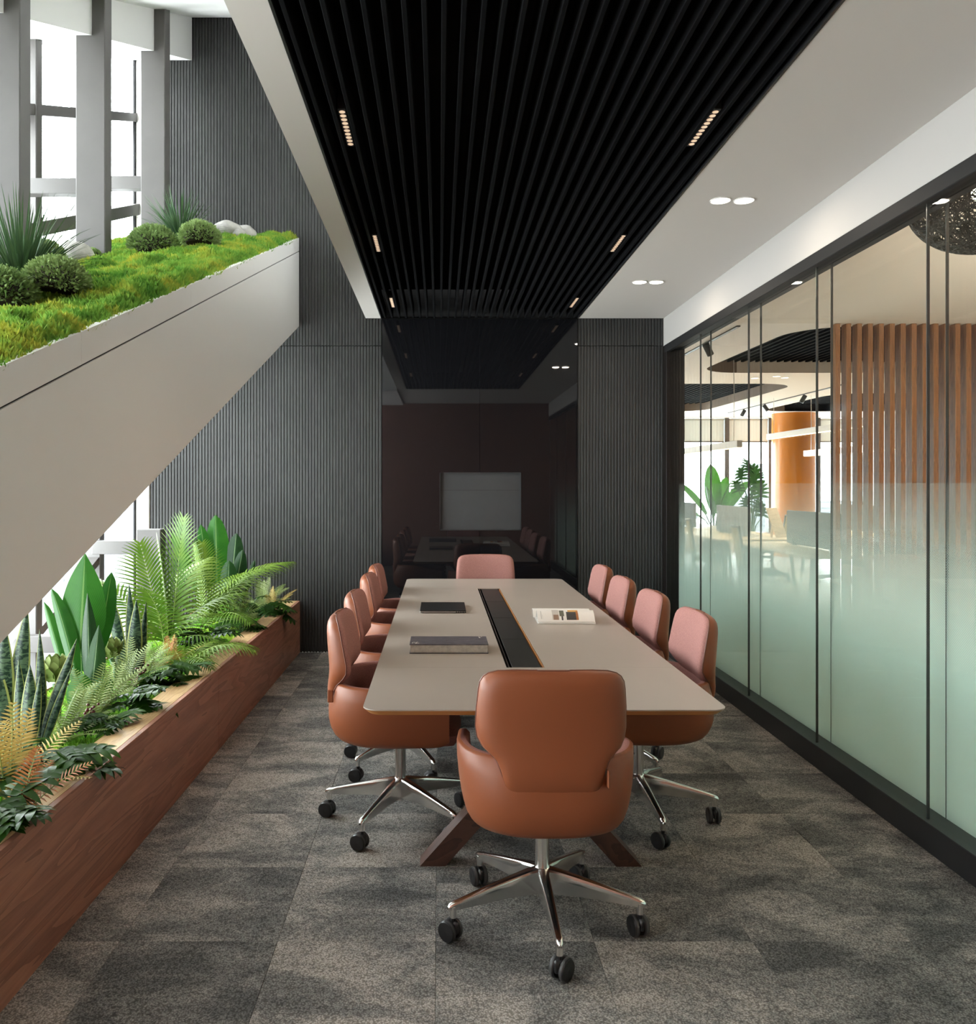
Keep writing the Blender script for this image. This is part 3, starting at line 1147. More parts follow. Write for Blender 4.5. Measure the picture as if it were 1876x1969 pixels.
def back_meshes():
    w_tab = [(.540, .05), (.543, .11), (.552, .138), (.575, .150), (.62, .162), (.645, .174), (.662, .192), (.682, .217), (.705, .231), (.74, .2365),
             (.80, .234), (.86, .2285), (.885, .224), (.902, .214), (.914, .198), (.922, .170), (.9255, .12), (.9265, .05)]
    zs = []
    for (z0, _), (z1, _) in zip(w_tab, w_tab[1:]):
        k = max(1, int((z1 - z0) / .02))
        zs += [z0 + (z1 - z0) * i / k for i in range(k)]
    zs.append(w_tab[-1][0])
    NC = 20
    rear, front, rim = [], [], []
    for z in zs:
        w = lerp_tab(w_tab, z)
        zeta = (z - .733) / .1945
        ez = max(0.0, 1 - abs(zeta) ** 9) ** .5
        low = min(1, max(0, (.715 - z) / .085))               # the shield that laps over the shell
        yc = (1 - low) * (-.232 - .046 * (z - .66) / .26) + low * -.290
        tr_ = (1 - low) * (.072 - .026 * (z - .66) / .26) + low * (.020 + .006 * min(1, max(0, (z - .55) / .05)))
        rr, ff = [], []
        for i in range(NC + 1):
            u = -math.cos(math.pi * i / NC)
            eu = max(0.0, 1 - abs(u) ** 9) ** .5
            cv = .55 * (u * w) ** 2
            rr.append(Vector((u * w, yc - tr_ * eu * ez + cv, z)))
            ff.append(Vector((u * w, yc + (.004 + .026 * eu) * (.15 + .85 * ez) + cv, z)))
        rear.append(rr)
        front.append(ff)
        rim.append((rr[0], rr[-1]))
    A = MB().grid(rear)
    B = MB().grid(front)
    # close the thin strip between leather back and fabric front
    loop_r = [r[0] for r in rear] + rear[-1][1:] + [r[-1] for r in rear[::-1]][1:] + rear[0][::-1][1:-1]
    loop_f = [r[0] for r in front] + front[-1][1:] + [r[-1] for r in front[::-1]][1:] + front[0][::-1][1:-1]
    A.grid([loop_r, loop_f], close=True)
    P = MB().tube([p + Vector((0, .001, 0)) for p in loop_r[:1] + loop_r[1:]] + [loop_r[0]], .0030, 5, cap=False)
    return A.mesh('backrest', M['leather'], True, 65), B.mesh('back_cushion', M['fabric'], True, 70), P.mesh('piping', M['piping'])


def cushion_mesh():
    rows = []
    n = 14
    for j in range(n + 1):
        v = -1 + 2 * j / n
        row = []
        for i in range(n + 1):
            u = -1 + 2 * i / n
            e = max(0, (1 - abs(u) ** 6) * (1 - abs(v) ** 6))
            x = .246 * u * (1 - .10 * v * v * u * u)
            y = .035 + .235 * v * (1 - .12 * u * u * v * v)
            row.append((x, y, .445 + .052 * e ** .5))
        rows.append(row)
    m = MB().grid(rows)
    rim = rows[0] + [r[-1] for r in rows[1:]] + rows[-1][::-1][1:] + [r[0] for r in rows[::-1]][1:-1]
    m.grid([rim, [(x * .96, .035 + (y - .035) * .96, .402) for x, y, z in rim]], close=True)
    m.add([(x * .96, .035 + (y - .035) * .96, .402) for x, y, z in rim], [tuple(range(len(rim)))])
    return m.mesh('seat', M['fabric'], True, 70)


def leg_mesh():
    # along +X: from hub to caster, a tapered die-cast arm with a rounded top
    rows = []
    for r, w, zt, zb in ((.018, .042, .196, .112), (.045, .040, .193, .112), (.12, .034, .178, .114), (.21, .028, .158, .110), (.29, .025, .139, .106), (.322, .024, .131, .104), (.338, .019, .125, .106), (.344, .010, .118, .108)):
        h = zt - zb
        rows.append([(r, -w / 2 * .8, zb), (r, -w / 2 * .92, zb + h * .55), (r, -w / 2, zt - .008), (r, -w / 2 * .78, zt - .002), (r, -w * .2, zt), (r, w * .2, zt),
                     (r, w / 2 * .78, zt - .002), (r, w / 2, zt - .008), (r, w / 2 * .92, zb + h * .55), (r, w / 2 * .8, zb)])
    m = MB().grid(rows, close=True)
    m.add(rows[0], [tuple(range(10))])
    m.add(rows[-1], [tuple(range(10))[::-1]])
    m.lathe([(.012, .080), (.012, .115)], 14, (.325, 0, 0))
    return m.mesh('base_leg', M['chrome'], True, 35)


def caster_meshes():
    h = MB()
    h.lathe([(.008, .052), (.008, .085)], 10)
    h.cbox(.004, 0, .048, .026, .009, .020, .006)
    rows = []
    for k in range(11):
        a = R(-15 + 150 * k / 10)
        rows.append([(.012 + math.cos(a) * .0345, y, .035 + math.sin(a) * .0345) for y in (-.013, .013)])
    h.grid(rows)
    hub = h.mesh('caster', M['black_plastic'], True, 40)
    w = MB().lathe([(0, -.008), (.022, -.010), (.031, -.009), (.034, -.005), (.034, .005), (.031, .009), (.022, .010), (0, .008)], 24, (0, 0, 0), 0, 'y')
    t = MB()
    t.lathe([(.0343, -.0045), (.0352, -.003), (.0352, .003), (.0343, .0045)], 24, (0, 0, 0), 0, 'y')
    return hub, w.mesh('wheel', M['black_plastic'], True, 40), t.mesh('tread', M['grey_plastic'], True, 40)


SH, LI = shell_meshes()
BK, BC, PI_ = back_meshes()
SE = cushion_mesh()
LG = leg_mesh()
CA, WH, TD = caster_meshes()
CO = MB().lathe([(.030, .128), (.030, .190), (.0245, .196), (.0235, .35), (.028, .351), (.028, .372)], 24)
CO.lathe([(.0, .095), (.019, .095), (.019, .128), (.0, .128)], 20)
CO = CO.mesh('column', M['chrome'], True, 30)
ME = MB().cbox(0, .0, .383, .10, .13, .014, .006).cbox(0, .03, .366, .045, .08, .010, .004).mesh('tilt_mechanism', M['black_plastic'], False)
LV = MB()
LV.beam((-.06, .09, .365), (-.19, .09, .362), .012, .009, .003)
LV.cbox(-.205, .09, .362, .028, .019, .008, .005)
LV = LV.mesh('lever', M['black_plastic'], False)
TG = MB()
TG.cbox(.166, -.290, .598, .0035, .012, .027, .003)
TG = TG.mesh('leather_tab', M['leather'], False)


def chair(x, y, rz, phase, label, seed):
    """phase: world angle in degrees of one leg of the five-star base"""
    t = thing('conference_chair', label, 'chair', (x, y, 0), R(rz), 'conference chairs around the table')
    put('shell', SH, t)
    put('lining', LI, t)
    put('seat', SE, t)
    b = put('backrest', BK, t)
    put('piping', PI_, b)
    put('leather_tab', TG, b)
    put('back_cushion', BC, t)
    put('column', CO, t)
    put('tilt_mechanism', ME, t)
    put('lever', LV, t)
    rg = random.Random(seed)
    for k in range(5):
        a = R(phase + 72 * k - rz)
        put('base_leg', LG, t, None, (0, 0, a))
        tw_ = rg.uniform(-.5, .5) + R(90 - rz) + a * .25
        c = put('caster', CA, t, (.325 * math.cos(a), .325 * math.sin(a), 0), (0, 0, tw_))
        for s_ in (-1, 1):
            w = put('wheel', WH, c, (.012, s_ * .0175, .0352))
            put('tread', TD, c, (.012, s_ * .0175, .0352))
    return t


chair(.350, 2.79, 0, -88, 'leather-backed chair in the foreground, at the near head of the table', 1)
chair(.372, 6.40, 180, 90, 'rose fabric chair at the far head of the table, before the black glass', 2)
for k, (yy, xx, ph, lab) in enumerate(((3.64, -.175, 28, 'chair nearest the camera on the window side of the table'),
                                       (4.35, -.185, 10, 'second chair from the front on the window side, level with the thick book'),
                                       (5.20, -.185, 44, 'third chair from the front on the window side, level with the laptop'),
                                       (5.80, -.185, 20, 'last chair on the window side, nearest the dark back wall'))):
    chair(xx, yy, -90, ph, lab, 10 + k)
for k, (yy, xx, ph, lab) in enumerate(((3.68, .895, -14, 'rose chair nearest the camera on the glass partition side'),
                                       (4.35, .880, 20, 'second rose chair from the front on the glass partition side'),
                                       (5.01, .865, 50, 'third rose chair from the front on the glass side, right of the magazine'),
                                       (5.72, .880, 5, 'last rose chair on the glass partition side, nearest the ribbed wall'))):
    chair(xx, yy, 90, ph, lab, 20 + k)

# ================================================================== THINGS ON THE TABLE
lap = thing('laptop', 'thin closed dark laptop with a bright metal edge on the table', 'laptop', (.020, 4.97, TZ))
MB().cbox(.0, 0, .0075, .136, .165, .0045, .003).build('base', M['silver'], lap, False)
MB().cbox(.0, 0, .0155, .136, .165, .0030, .002).build('lid', M['black_plastic'], lap, False)
m_ = MB()
for k in range(5):
    m_.box(.075 + k * .013, .083 + k * .013, -.1662, -.1650, .005, .010)
m_.build('ports', M['black_void'], lap, False)
m_ = MB()
for sx in (-1, 1):
    for sy in (-1, 1):
        m_.lathe([(0, 0), (.006, 0), (.006, .003), (0, .003)], 10, (sx * .12, sy * .145, 0))
m_.build('feet', M['black_plastic'], lap)

bk = thing('coffee_table_book', 'thick hardback book with mottled grey-violet cover lying on the table', 'book', (.042, 3.755, TZ))
MB().box(-.173, .173, -.090, .094, .004, .038).build('page_block', M['page_edge'], bk, False)
m_ = MB()
m_.cbox(0, 0, .002, .177, .095, .002, .001)
m_.cbox(0, 0, .0405, .177, .095, .0025, .001)
m_.box(-.177, .177, .0935, .0955, .002, .040)
m_.build('cover', M['book'], bk, False)
em = MB()
em.tube([(-.158 + .008 * math.cos(R(q)), -.068 + .014 * math.sin(R(q)), .0432) for q in range(30, 240, 15)], .0012, 5)
em.tube([(-.140 + .008 * math.cos(R(q)), -.064 + .014 * math.sin(R(q)), .0432) for q in range(90, 320, 15)], .0012, 5)
em.lathe([(0, .0435), (.0045, .0435), (.0045, .0428)], 10, (-.149, -.079, 0))
em.build('cover_emblem', M['paper'], bk)
em = MB()
em.beam((.142, .078, .0433), (.146, .052, .0433), .005, .001)
em.beam((.150, .080, .0433), (.158, .080, .0433), .004, .001)
em.build('cover_lettering', M['paper'], bk, False)

mg = thing('open_magazine', 'open white magazine with orange and black pictures, pages curling up', 'magazine', (.695, 4.58, TZ), R(-2))


def page_mat():
    s = NT('magazine_page').setup((.8, .78, .74), .45)
    tc = s.new('ShaderNodeUVMap')
    sp = s.new('ShaderNodeSeparateXYZ')
    s.ln(tc, 0, sp, 0)
    col = None

    def rect(x0, x1, y0, y1, c, col):
        a = s.math('MULTIPLY', s.math('GREATER_THAN', (sp, 0), x0), s.math('LESS_THAN', (sp, 0), x1))
        b = s.math('MULTIPLY', s.math('GREATER_THAN', (sp, 1), y0), s.math('LESS_THAN', (sp, 1), y1))
        return s.mix(s.math('MULTIPLY', a, b), col, c)
    col = (.80, .77, .73)
    for r in ((.26, .38, .62, .96, (.62, .30, .10)), (.26, .38, .10, .60, (.55, .50, .46)), (.28, .37, .10, .30, (.25, .15, .10)),
              (.39, .50, .50, .96, (.60, .58, .55)), (.39, .47, .25, .48, (.10, .10, .07)), (.42, .45, .08, .25, (.05, .04, .04)),
              (.48, .505, .66, .92, (.03, .03, .03)), (.54, .68, .52, .96, (.22, .02, .012)), (.655, .72, .50, .96, (.55, .16, .02)),
              (.54, .72, .42, .52, (.62, .34, .10)), (.51, .72, .10, .42, (.012, .012, .014)), (.68, .72, .10, .45, (.34, .11, .02)),
              (.06, .07, .15, .45, (.4, .38, .36)), (.085, .09, .15, .30, (.5, .48, .46))):
        col = rect(*r, col)
    s.to(col, 'Base Color')
    return s.m


M['page'] = page_mat()
prof_n = [(-.140, .012), (-.125, .026), (-.095, .048), (-.06, .063), (-.03, .058), (-.008, .030), (.0, .016)]
prof_f = [(.0, .014), (.012, .030), (.04, .050), (.075, .052), (.105, .036), (.125, .014)]


def sheet(prof, x0, x1, dz=0.0, shrink=0.0, name='page', mat_=None, nx=10, rise=0.0):
    rows, uv = [], []
    L = len(prof) - 1
    for i in range(nx + 1):
        u = i / nx
        lift = rise * (max(0, .25 - u) / .25) ** 2
        row = []
        for k, (y, z) in enumerate(prof):
            row.append((x0 + (x1 - x0) * u, y * (1 - shrink), z - dz + lift * (k / L)))
            uv.append((u, k / L))
        rows.append(row)
    # give it a thickness
    m = MB().grid(rows, uv=uv)
    m.grid([[(p[0], p[1], p[2] - .0022) for p in r] for r in rows])
    m.grid([[rows[0][k] for k in range(L + 1)], [(q[0], q[1], q[2] - .0022) for q in rows[0]]])
    m.grid([[rows[-1][k] for k in range(L + 1)], [(q[0], q[1], q[2] - .0022) for q in rows[-1]]])
    m.grid([[r[0] for r in rows], [(r[0][0], r[0][1], r[0][2] - .0022) for r in rows]])
    m.grid([[r[-1] for r in rows], [(r[-1][0], r[-1][1], r[-1][2] - .0022) for r in rows]])
    return m.build(name, mat_ or M['paper'], mg, True, 40)


sheet(prof_n, -.155, .155, 0, 0, 'printed_page', M['page'])
sheet(prof_f, -.170, .150, 0, 0, 'curled_page')
flat = [(-.145, .004), (-.1, .004), (0, .004)]
sheet([(y, z * .45) for y, z in prof_n], -.150, .157, -.001, -.03, 'lower_pages', M['paper'])
sheet([(-.148, .0035), (-.08, .0035), (0, .0035), (.07, .0035), (.13, .0035)], -.157, .157, 0, 0, 'cover')

# ================================================================== PLANTS IN THE TROUGH
SZ = .415
RG = random.Random(11)


def D3(az, el):
    """unit vector from azimuth (deg, 0 = +X, 90 = away from camera) and elevation (deg)"""
    return Vector((math.cos(R(az)) * math.cos(R(el)), math.sin(R(az)) * math.cos(R(el)), math.sin(R(el))))


def plant(name, label, px, py, z=SZ, group=None):
    p = at(px, py, z)
    return thing(name, label, 'plant', (p.x, p.y, z), 0, group)


def tip_leaf(t, name, mat_, x0, y0, tip, w, dY=0.0, bulge=.0, prof=None, nl=10, fold=.2, stem=.0, face=None, nw=6):
    """a leaf of plant t from a point x0,y0 (m, beside its base) towards the photo point tip, at the plant's depth + dY"""
    b = Vector(t.location)
    Y = b.y + dY
    T_ = Vector(((tip[0] - CX) * Y / FPX, Y, zat(tip[1], Y))) - b
    B_ = Vector((x0, y0, 0))
    d = T_ - B_
    L = d.length
    m = MB()
    up = Vector(face) if face else Vector((0, 1, .15))
    if stem > 0:
        S_ = B_ + d * stem
        m.tube([B_, B_ + d * stem * .5 + Vector((0, 0, .01)), S_], [.006, .005, .004], 6)
        m.mi = [1] * len(m.f)
        B_ = S_
        L = L * (1 - stem)
    k = len(m.f)
    m.leaf(B_, d + Vector((0, 0, bulge)), L * 1.03, w, bulge * 1.9, prof, fold, nl, nw, 0, up=up)
    return m.build(name, [mat_, M['stem']], t, True, 0)


lance = lambda t: (min(1, .45 + 1.6 * t) * (1 - max(0, (t - .45) / .55) ** 1.7)) if t < 1 else .02
ovate = lambda t: max(.02, math.sin(math.pi * min(1, .10 + .90 * t ** .80)) ** .8 * (1.0 if t < .7 else 1 - .25 * ((t - .7) / .3) ** 2))
paddle = lambda t: max(.03, math.sin(math.pi * (.06 + .94 * t)) ** .55)

# --- snake plants
sA = plant('snake_plant', 'tall snake plant at the left edge, banded leaves reaching the white beam', 18, 1445)
for x0, y0, tip, w in ((-.02, .03, (52, 1170), .085), (-.05, .0, (8, 1200), .10), (.0, -.02, (-30, 1230), .09)):
    tip_leaf(sA, 'leaf', M['snake'], x0, y0, tip, w, 0, .03, lance, 12, .35)
sB = plant('snake_plant', 'grey-green snake plant in front of the near artichoke', 48, 1452)
for x0, y0, tip, w, dy in ((-.02, -.01, (36, 1272), .055, 0), (.02, -.03, (58, 1283), .075, -.03), (.05, .02, (76, 1216), .05, .02), (.04, .02, (149, 1235), .055, .0), (.03, -.02, (79, 1300), .04, -.05), (.06, 0, (140, 1290), .035, 0)):
    tip_leaf(sB, 'leaf', M['snake'], x0, y0, tip, w, dy, .05, lance, 12, .4)
sC = plant('snake_plant', 'dark snake plant beside the far artichoke, left of the palm', 250, 1312)
for x0, y0, tip, w, dy in ((-.03, .0, (206, 1122), .075, 0), (.0, .03, (248, 1128), .07, .04), (.02, -.03, (262, 1156), .085, -.03), (.05, .0, (281, 1160), .045, 0), (-.02, -.05, (262, 1240), .05, -.05), (.02, -.06, (285, 1238), .04, -.05), (-.07, -.02, (228, 1255), .06, 0)):
    tip_leaf(sC, 'leaf', M['snake'], x0, y0, tip, w, dy, .03, lance, 12, .35)

# --- artichokes


def artichoke(px, py, base, label, r):
    t = plant('artichoke', label, *base)
    Y = t.location.y
    H = Vector(((px - CX) * Y / FPX, Y, zat(py, Y))) - Vector(t.location)
    MB().tube([(0, 0, 0), H * .5 + Vector((.01, 0, 0)), H - Vector((0, 0, r))], [.012, .012, .016], 8).build('stem', M['stem'], t)
    hd_ = put('flower_head', None, t, H)
    m = MB().lathe([(0, -r * .9), (r * .7, -r * .6), (r * .8, 0), (r * .6, r * .6), (0, r * .85)], 14)
    m.build('core', M['arti'], hd_)
    br = MB().leaf((0, 0, 0), (0, .3, 1), r * .95, r * .78, -.6, lambda q: max(.05, math.sin(math.pi * (.25 + .72 * q)) ** .7), .35, 5, 4, up=(0, -1, .4), curl=.5).mesh('bract', M['arti'], True, 0)
    for row, (el, n_, k) in enumerate(((-45, 8, .85), (-18, 10, 1.0), (10, 10, 1.0), (36, 8, .9), (62, 5, .75))):
        for i in range(n_):
            a = 360 * (i + .5 * (row % 2)) / n_
            d = D3(a, el)
            o = put('bract', br, hd_, d * r * .82 - Vector((0, 0, r * .22)), (R(-18 + max(0, el) * .9), 0, R(a - 90)), k)
    return t


artichoke(107, 1288, (112, 1392), 'green artichoke head nearer the camera, among snake plant leaves', .060)
artichoke(214, 1247, (222, 1322), 'green artichoke head farther back, between broad leaves and snake plant', .052)

# --- strelitzia: broad glossy paddles
st = plant('broad_leaf_plant', 'tall glossy plant with one huge oval green leaf under the white beam', 152, 1352)
tip_leaf(st, 'leaf', M['strelitzia'], -.01, .0, (163, 1070), .225, .0, .0, ovate, 16, .18, .37, nw=8)
tip_leaf(st, 'leaf', M['strelitzia'], .03, .06, (214, 1105), .10, .10, .02, paddle, 12, .2, .38)
tip_leaf(st, 'leaf', M['strelitzia'], .0, .05, (150, 1190), .15, .05, .0, ovate, 12, .2, .36)
tip_leaf(st, 'leaf', M['strelitzia'], .055, -.06, (96, 1138), .085, .0, .28, paddle, 14, .5, .25)
tip_leaf(st, 'leaf', M['strelitzia'], -.02, -.02, (82, 1163), .06, .05, .15, paddle, 12, .6, .3)
tip_leaf(st, 'leaf', M['ti'], .07, -.04, (168, 1146), .085, -.05, .02, lance, 12, .5, .1)
tip_leaf(st, 'leaf', M['ti'], .08, -.06, (190, 1206), .10, -.05, .02, lance, 12, .3, .05)
tip_leaf(st, 'leaf', M['strelitzia'], .02, -.12, (166, 1300), .12, -.12, .05, paddle, 10, .3, .05)
tip_leaf(st, 'leaf', M['strelitzia'], .06, -.12, (225, 1320), .12, -.1, .1, paddle, 10, .3, .05)
tip_leaf(st, 'leaf', M['strelitzia'], -.03, .05, (133, 1262), .05, .05, .05, paddle, 8, .3, .3)
st2 = plant('broad_leaf_plant', 'dark broad-leaved plant at the far end against the ribbed wall', 424, 1190)
for x0, tip, w, dy, mt in ((-.02, (414, 994), .20, .05, 'strelitzia'), (-.06, (386, 1012), .13, .0, 'strelitzia'), (.06, (454, 1028), .16, .05, 'ti'), (-.1, (332, 1028), .10, .0, 'strelitzia'),
                           (.08, (466, 1060), .12, -.02, 'ti'), (.05, (440, 1080), .14, -.1, 'ti'), (-.05, (375, 1038), .09, -.05, 'ti'), (.12, (490, 1078), .06, 0, 'ti')):
    tip_leaf(st2, 'leaf', M[mt], x0, 0, tip, w, dy, .03, paddle, 12, .3, .35, nw=6)


def frond_mesh(name, L, n, leaf_l, leaf_w, el, droop, mat_, lift=.25, tilt=55, ang0=70, ang1=35, nl=3, rr=.004, leaf_droop=.5):
    """a pinnate frond that starts at the origin and grows up and along +Y"""
    m = MB()
    p, d = Vector((0, 0, 0)), Vector((0, math.cos(R(el)), math.sin(R(el))))
    pts, ds = [p], [d]
    N = 14
    for i in range(N):
        d = (d + Vector((0, 0, -droop / N))).normalized()
        p = p + d * (L / N)
        pts.append(p)
        ds.append(d)
    m.tube(pts, [rr * (1 - .75 * i / N) for i in range(N + 1)], 5)
    m.mi = [1] * len(m.f)
    for i in range(n):
        t = .14 + .86 * i / (n - 1)
        q = t * N
        k = min(N - 1, int(q))
        b = pts[k].lerp(pts[k + 1], q - k)
        dd = ds[k]
        nn = Vector((1, 0, 0)).cross(dd).normalized()
        env = math.sin(math.pi * (.16 + .80 * t)) ** .7
        a = R(ang0 + (ang1 - ang0) * t)
        for s_ in (-1, 1):
            v = dd * math.cos(a) + Vector((s_, 0, 0)) * math.sin(a) + nn * lift
            m.leaf(b, v, leaf_l * env * (.94 + .12 * RG.random()), leaf_w, leaf_droop, lambda t: max(.06, (1 - t ** 1.6)) * min(1, .55 + t * 2.5), .15, nl, 2, 0, up=nn)
    return m.mesh(name, [mat_, M['rachis']], True, 0)


# --- palms
pf1 = frond_mesh('frond', .86, 27, .32, .021, 86, .55, M['palm'], .05, ang0=60, ang1=30, nl=6, leaf_droop=.55)
pf2 = frond_mesh('frond', .88, 27, .30, .020, 68, 1.5, M['palm'], .08, ang0=62, ang1=32, nl=6, leaf_droop=.9)
pf3 = frond_mesh('frond', .58, 20, .22, .016, 52, 1.5, M['palm'], .15, nl=5, leaf_droop=.9)
palmA = plant('palm', 'bright green palm with arching feathery fronds in the middle of the walnut planter', 318, 1262)
for me, az, tx, ty, sc in ((pf1, -38, 2, 4, 1.0), (pf1, 30, 0, -12, .84), (pf2, -78, -2, 0, .78), (pf2, 70, 0, -10, .92), (pf1, 110, 0, 8, .86), (pf3, -110, 0, 0, .9), (pf3, -25, 8, 0, 1.0), (pf2, 175, 14, 0, .72), (pf2, -20, 10, 0, .92)):
    put('frond', me, palmA, (RG.uniform(-.03, .03), RG.uniform(-.03, .03), 0), (R(tx), R(ty), R(az)), sc)
palmB = plant('palm', 'second palm farther back with fronds arching over the pale ferns', 392, 1212)
for me, az, tx, sc in ((pf2, -80, 0, .95), (pf2, -105, 4, .85), (pf2, -50, -4, .98), (pf3, -130, 0, 1.0), (pf1, 40, -6, .75), (pf1, 120, 0, .72), (pf2, -25, -4, .8)):
    put('frond', me, palmB, (RG.uniform(-.03, .03), RG.uniform(-.03, .03), 0), (R(tx), R(RG.uniform(-6, 6)), R(az)), sc)
palmC = plant('palm', 'low young palm with narrow leaflets in front of the larger palm', 352, 1290)
for me, az, tx, sc in ((pf3, -60, 0, .8), (pf3, -100, 4, .85), (pf3, -20, 0, .75), (pf3, 40, 0, .7), (pf3, -140, 0, .7), (pf3, 90, 0, .7)):
    put('frond', me, palmC, (RG.uniform(-.02, .02), RG.uniform(-.02, .02), 0), (R(tx), 0, R(az)), sc)

# --- ferns


def fern_set(mat_, k):
    return [frond_mesh('frond', L * k, 21, .060 * k, .0085 * k, el, dr, mat_, .15, ang0=75, ang1=55, nl=2, rr=.0022, leaf_droop=.3) for L, el, dr in ((.27, 76, .7), (.31, 60, .9), (.26, 38, .7))]


FN = {'fern': fern_set(M['fern'], 1.0), 'fern_yellow': fern_set(M['fern_yellow'], 1.05), 'fern_orange': fern_set(M['fern_orange'], .8)}


def fern(kind, base, n, sc, label, seed, bias=None):
    rg = random.Random(seed)
    t = plant('fern', label, *base)
    for i in range(n):
        az = 360 * i / n + rg.uniform(-18, 18)
        if bias is not None and i % 2:
            az = bias + rg.uniform(-50, 50)
        me = FN[kind][i % 3]
        put('frond', me, t, (rg.uniform(-.015, .015), rg.uniform(-.015, .015), 0), (R(rg.uniform(-8, 8)), R(rg.uniform(-10, 10)), R(az)), sc * rg.uniform(.85, 1.1))
    return t


fern('fern', (118, 1432), 13, .95, 'pale green fern leaning over the ledge below the near artichoke', 1, -60)
fern('fern', (178, 1392), 13, 1.0, 'pale green fern with burgundy sprays in front of the tall oval leaf', 2, -70)
fern('fern', (236, 1342), 13, 1.0, 'pale fern in front of the far artichoke, spilling toward the room', 3, -60)
fern('fern', (283, 1305), 10, .8, 'small pale fern at the foot of the big palm, beside berries', 4, -60)
fern('fern', (452, 1212), 15, 1.15, 'large pale fern near the far end, below the arching palm frond', 5, -60)
fern('fern', (505, 1172), 12, 1.0, 'feathery green fern second from the far end of the planter', 6, -60)
fern('fern_yellow', (14, 1540), 11, 1.15, 'golden yellow fern at the near left corner of the planter', 7, 20)
fern('fern_yellow', (523, 1180), 8, .80, 'straw-yellow fern at the very end of the planter by the wall', 8, -30)
fern('fern_orange', (328, 1285), 7, .9, 'small rusty fern tucked among dark leaves by the low palm', 9, -40)
fern('fern_orange', (28, 1592), 8, 1.05, 'rusty red fern low on the near planter edge beneath the golden fern', 10, -20)

# --- split-leaf plants: lobed leaves built lobe by lobe


def split_leaf(L, w, n=6, mat_='philo'):
    m = MB()
    m.leaf((0, 0, 0), (0, 1, .25), L, w * .42, .5, None, .2, 8, 2)
    for i in range(n):
        t = .06 + .80 * i / (n - 1)
        for s_ in (-1, 1):
            a = R(105 - 72 * t)
            y = L * t
            z = L * (.24 * t - .26 * t * t)
            ln_ = w * .60 * math.sin(math.pi * (.28 + .62 * t)) ** .6
            m.leaf((0, y, z), (s_ * math.sin(a), math.cos(a), .18), ln_, w * .19, .7, lambda q: max(.08, min(1, .7 + q) * (1 - q ** 3.2)), .12, 5, 2)
    return m.mesh('leaf', [M[mat_], M['stem']], True, 0)


SPL = [split_leaf(.15, .15), split_leaf(.12, .12)]


def split_plant(base, n, sc, label, seed, bias=-60):
    rg = random.Random(seed)
    t = plant('split_leaf_plant', label, *base)
    st_ = MB()
    for i in range(n):
        az = bias + rg.uniform(-105, 105)
        h = rg.uniform(.02, .13) * sc
        r_ = rg.uniform(.01, .07) * sc
        d = D3(az, 0)
        e = Vector((d.x * r_, d.y * r_, h))
        st_.tube([(0, 0, -.01), e * .6 + Vector((0, 0, .015)), e], [.003, .003, .002], 5)
        put('leaf', SPL[i % 2], t, e, (R(rg.uniform(-30, 18)), R(rg.uniform(-15, 15)), R(az - 90)), sc * rg.uniform(.8, 1.15))
    st_.build('stems', M['stem'], t)
    return t


split_plant((100, 1508), 15, 1.05, 'dark split-leaf plant hanging over the ledge nearest the golden fern', 1, -40)
split_plant((-10, 1612), 10, 1.0, 'dark split-leaf plant at the bottom left corner of the planter', 2, -20)
split_plant((252, 1378), 12, .95, 'dark split-leaf plant below the fern with burgundy berries', 3, -50)
split_plant((330, 1322), 16, 1.0, 'dark split-leaf clump under the low palm, middle of the ledge', 4, -50)
split_plant((402, 1252), 14, 1.05, 'bright split-leaf plant draping over the ledge before the large pale fern', 5, -60)
split_plant((462, 1222), 9, .95, 'compact dark split-leaf bush directly under the large pale fern', 6, -60)
split_plant((516, 1190), 14, 1.05, 'dark split-leaf plant at the far end of the ledge', 7, -60)
split_plant((205, 1418), 8, .8, 'few drooping split leaves between the two nearest pale ferns', 8, -50)
split_plant((70, 1470), 9, .9, 'split leaves behind the golden fern and below the snake plant', 9, -60)
split_plant((375, 1240), 9, 1.0, 'leafy green filler plant at the foot of the second palm', 10, -80)
split_plant((480, 1180), 8, 1.0, 'leafy green filler plant behind the large pale fern', 11, -80)

# --- burgundy berry sprays


def spray(base, label, seed, tips):
    rg = random.Random(seed)
    t = plant('berry_spray', label, *base)
    m, s2 = MB(), MB()
    Y = t.location.y
    for (tx, ty) in tips:
        E = Vector(((tx - CX) * Y / FPX, Y - .03, zat(ty, Y))) - Vector(t.location)
        s2.tube([(0, 0, 0), E * .5 + Vector((0, 0, .02)), E], .002, 5)
        for k in range(16):
            q = rg.uniform(.45, 1.05)
            c = E * q + Vector((rg.uniform(-.02, .02), rg.uniform(-.02, .02), rg.uniform(-.02, .02)))
            r_ = rg.uniform(.005, .009)
            m.lathe([(0, -r_), (r_ * .8, -r_ * .5), (r_, 0), (r_ * .8, r_ * .5), (0, r_)], 7, c)
    s2.build('stems', M['rachis'], t)
    tag(m.build('berries', M['berry'], t), kind='stuff')


spray((272, 1322), 'burgundy berry spray below the dark snake plant', 1, ((283, 1276), (272, 1290), (290, 1300), (262, 1305)))
spray((165, 1402), 'burgundy berry spray between the two nearest pale ferns', 2, ((178, 1365), (150, 1385), (185, 1350), (166, 1392)))

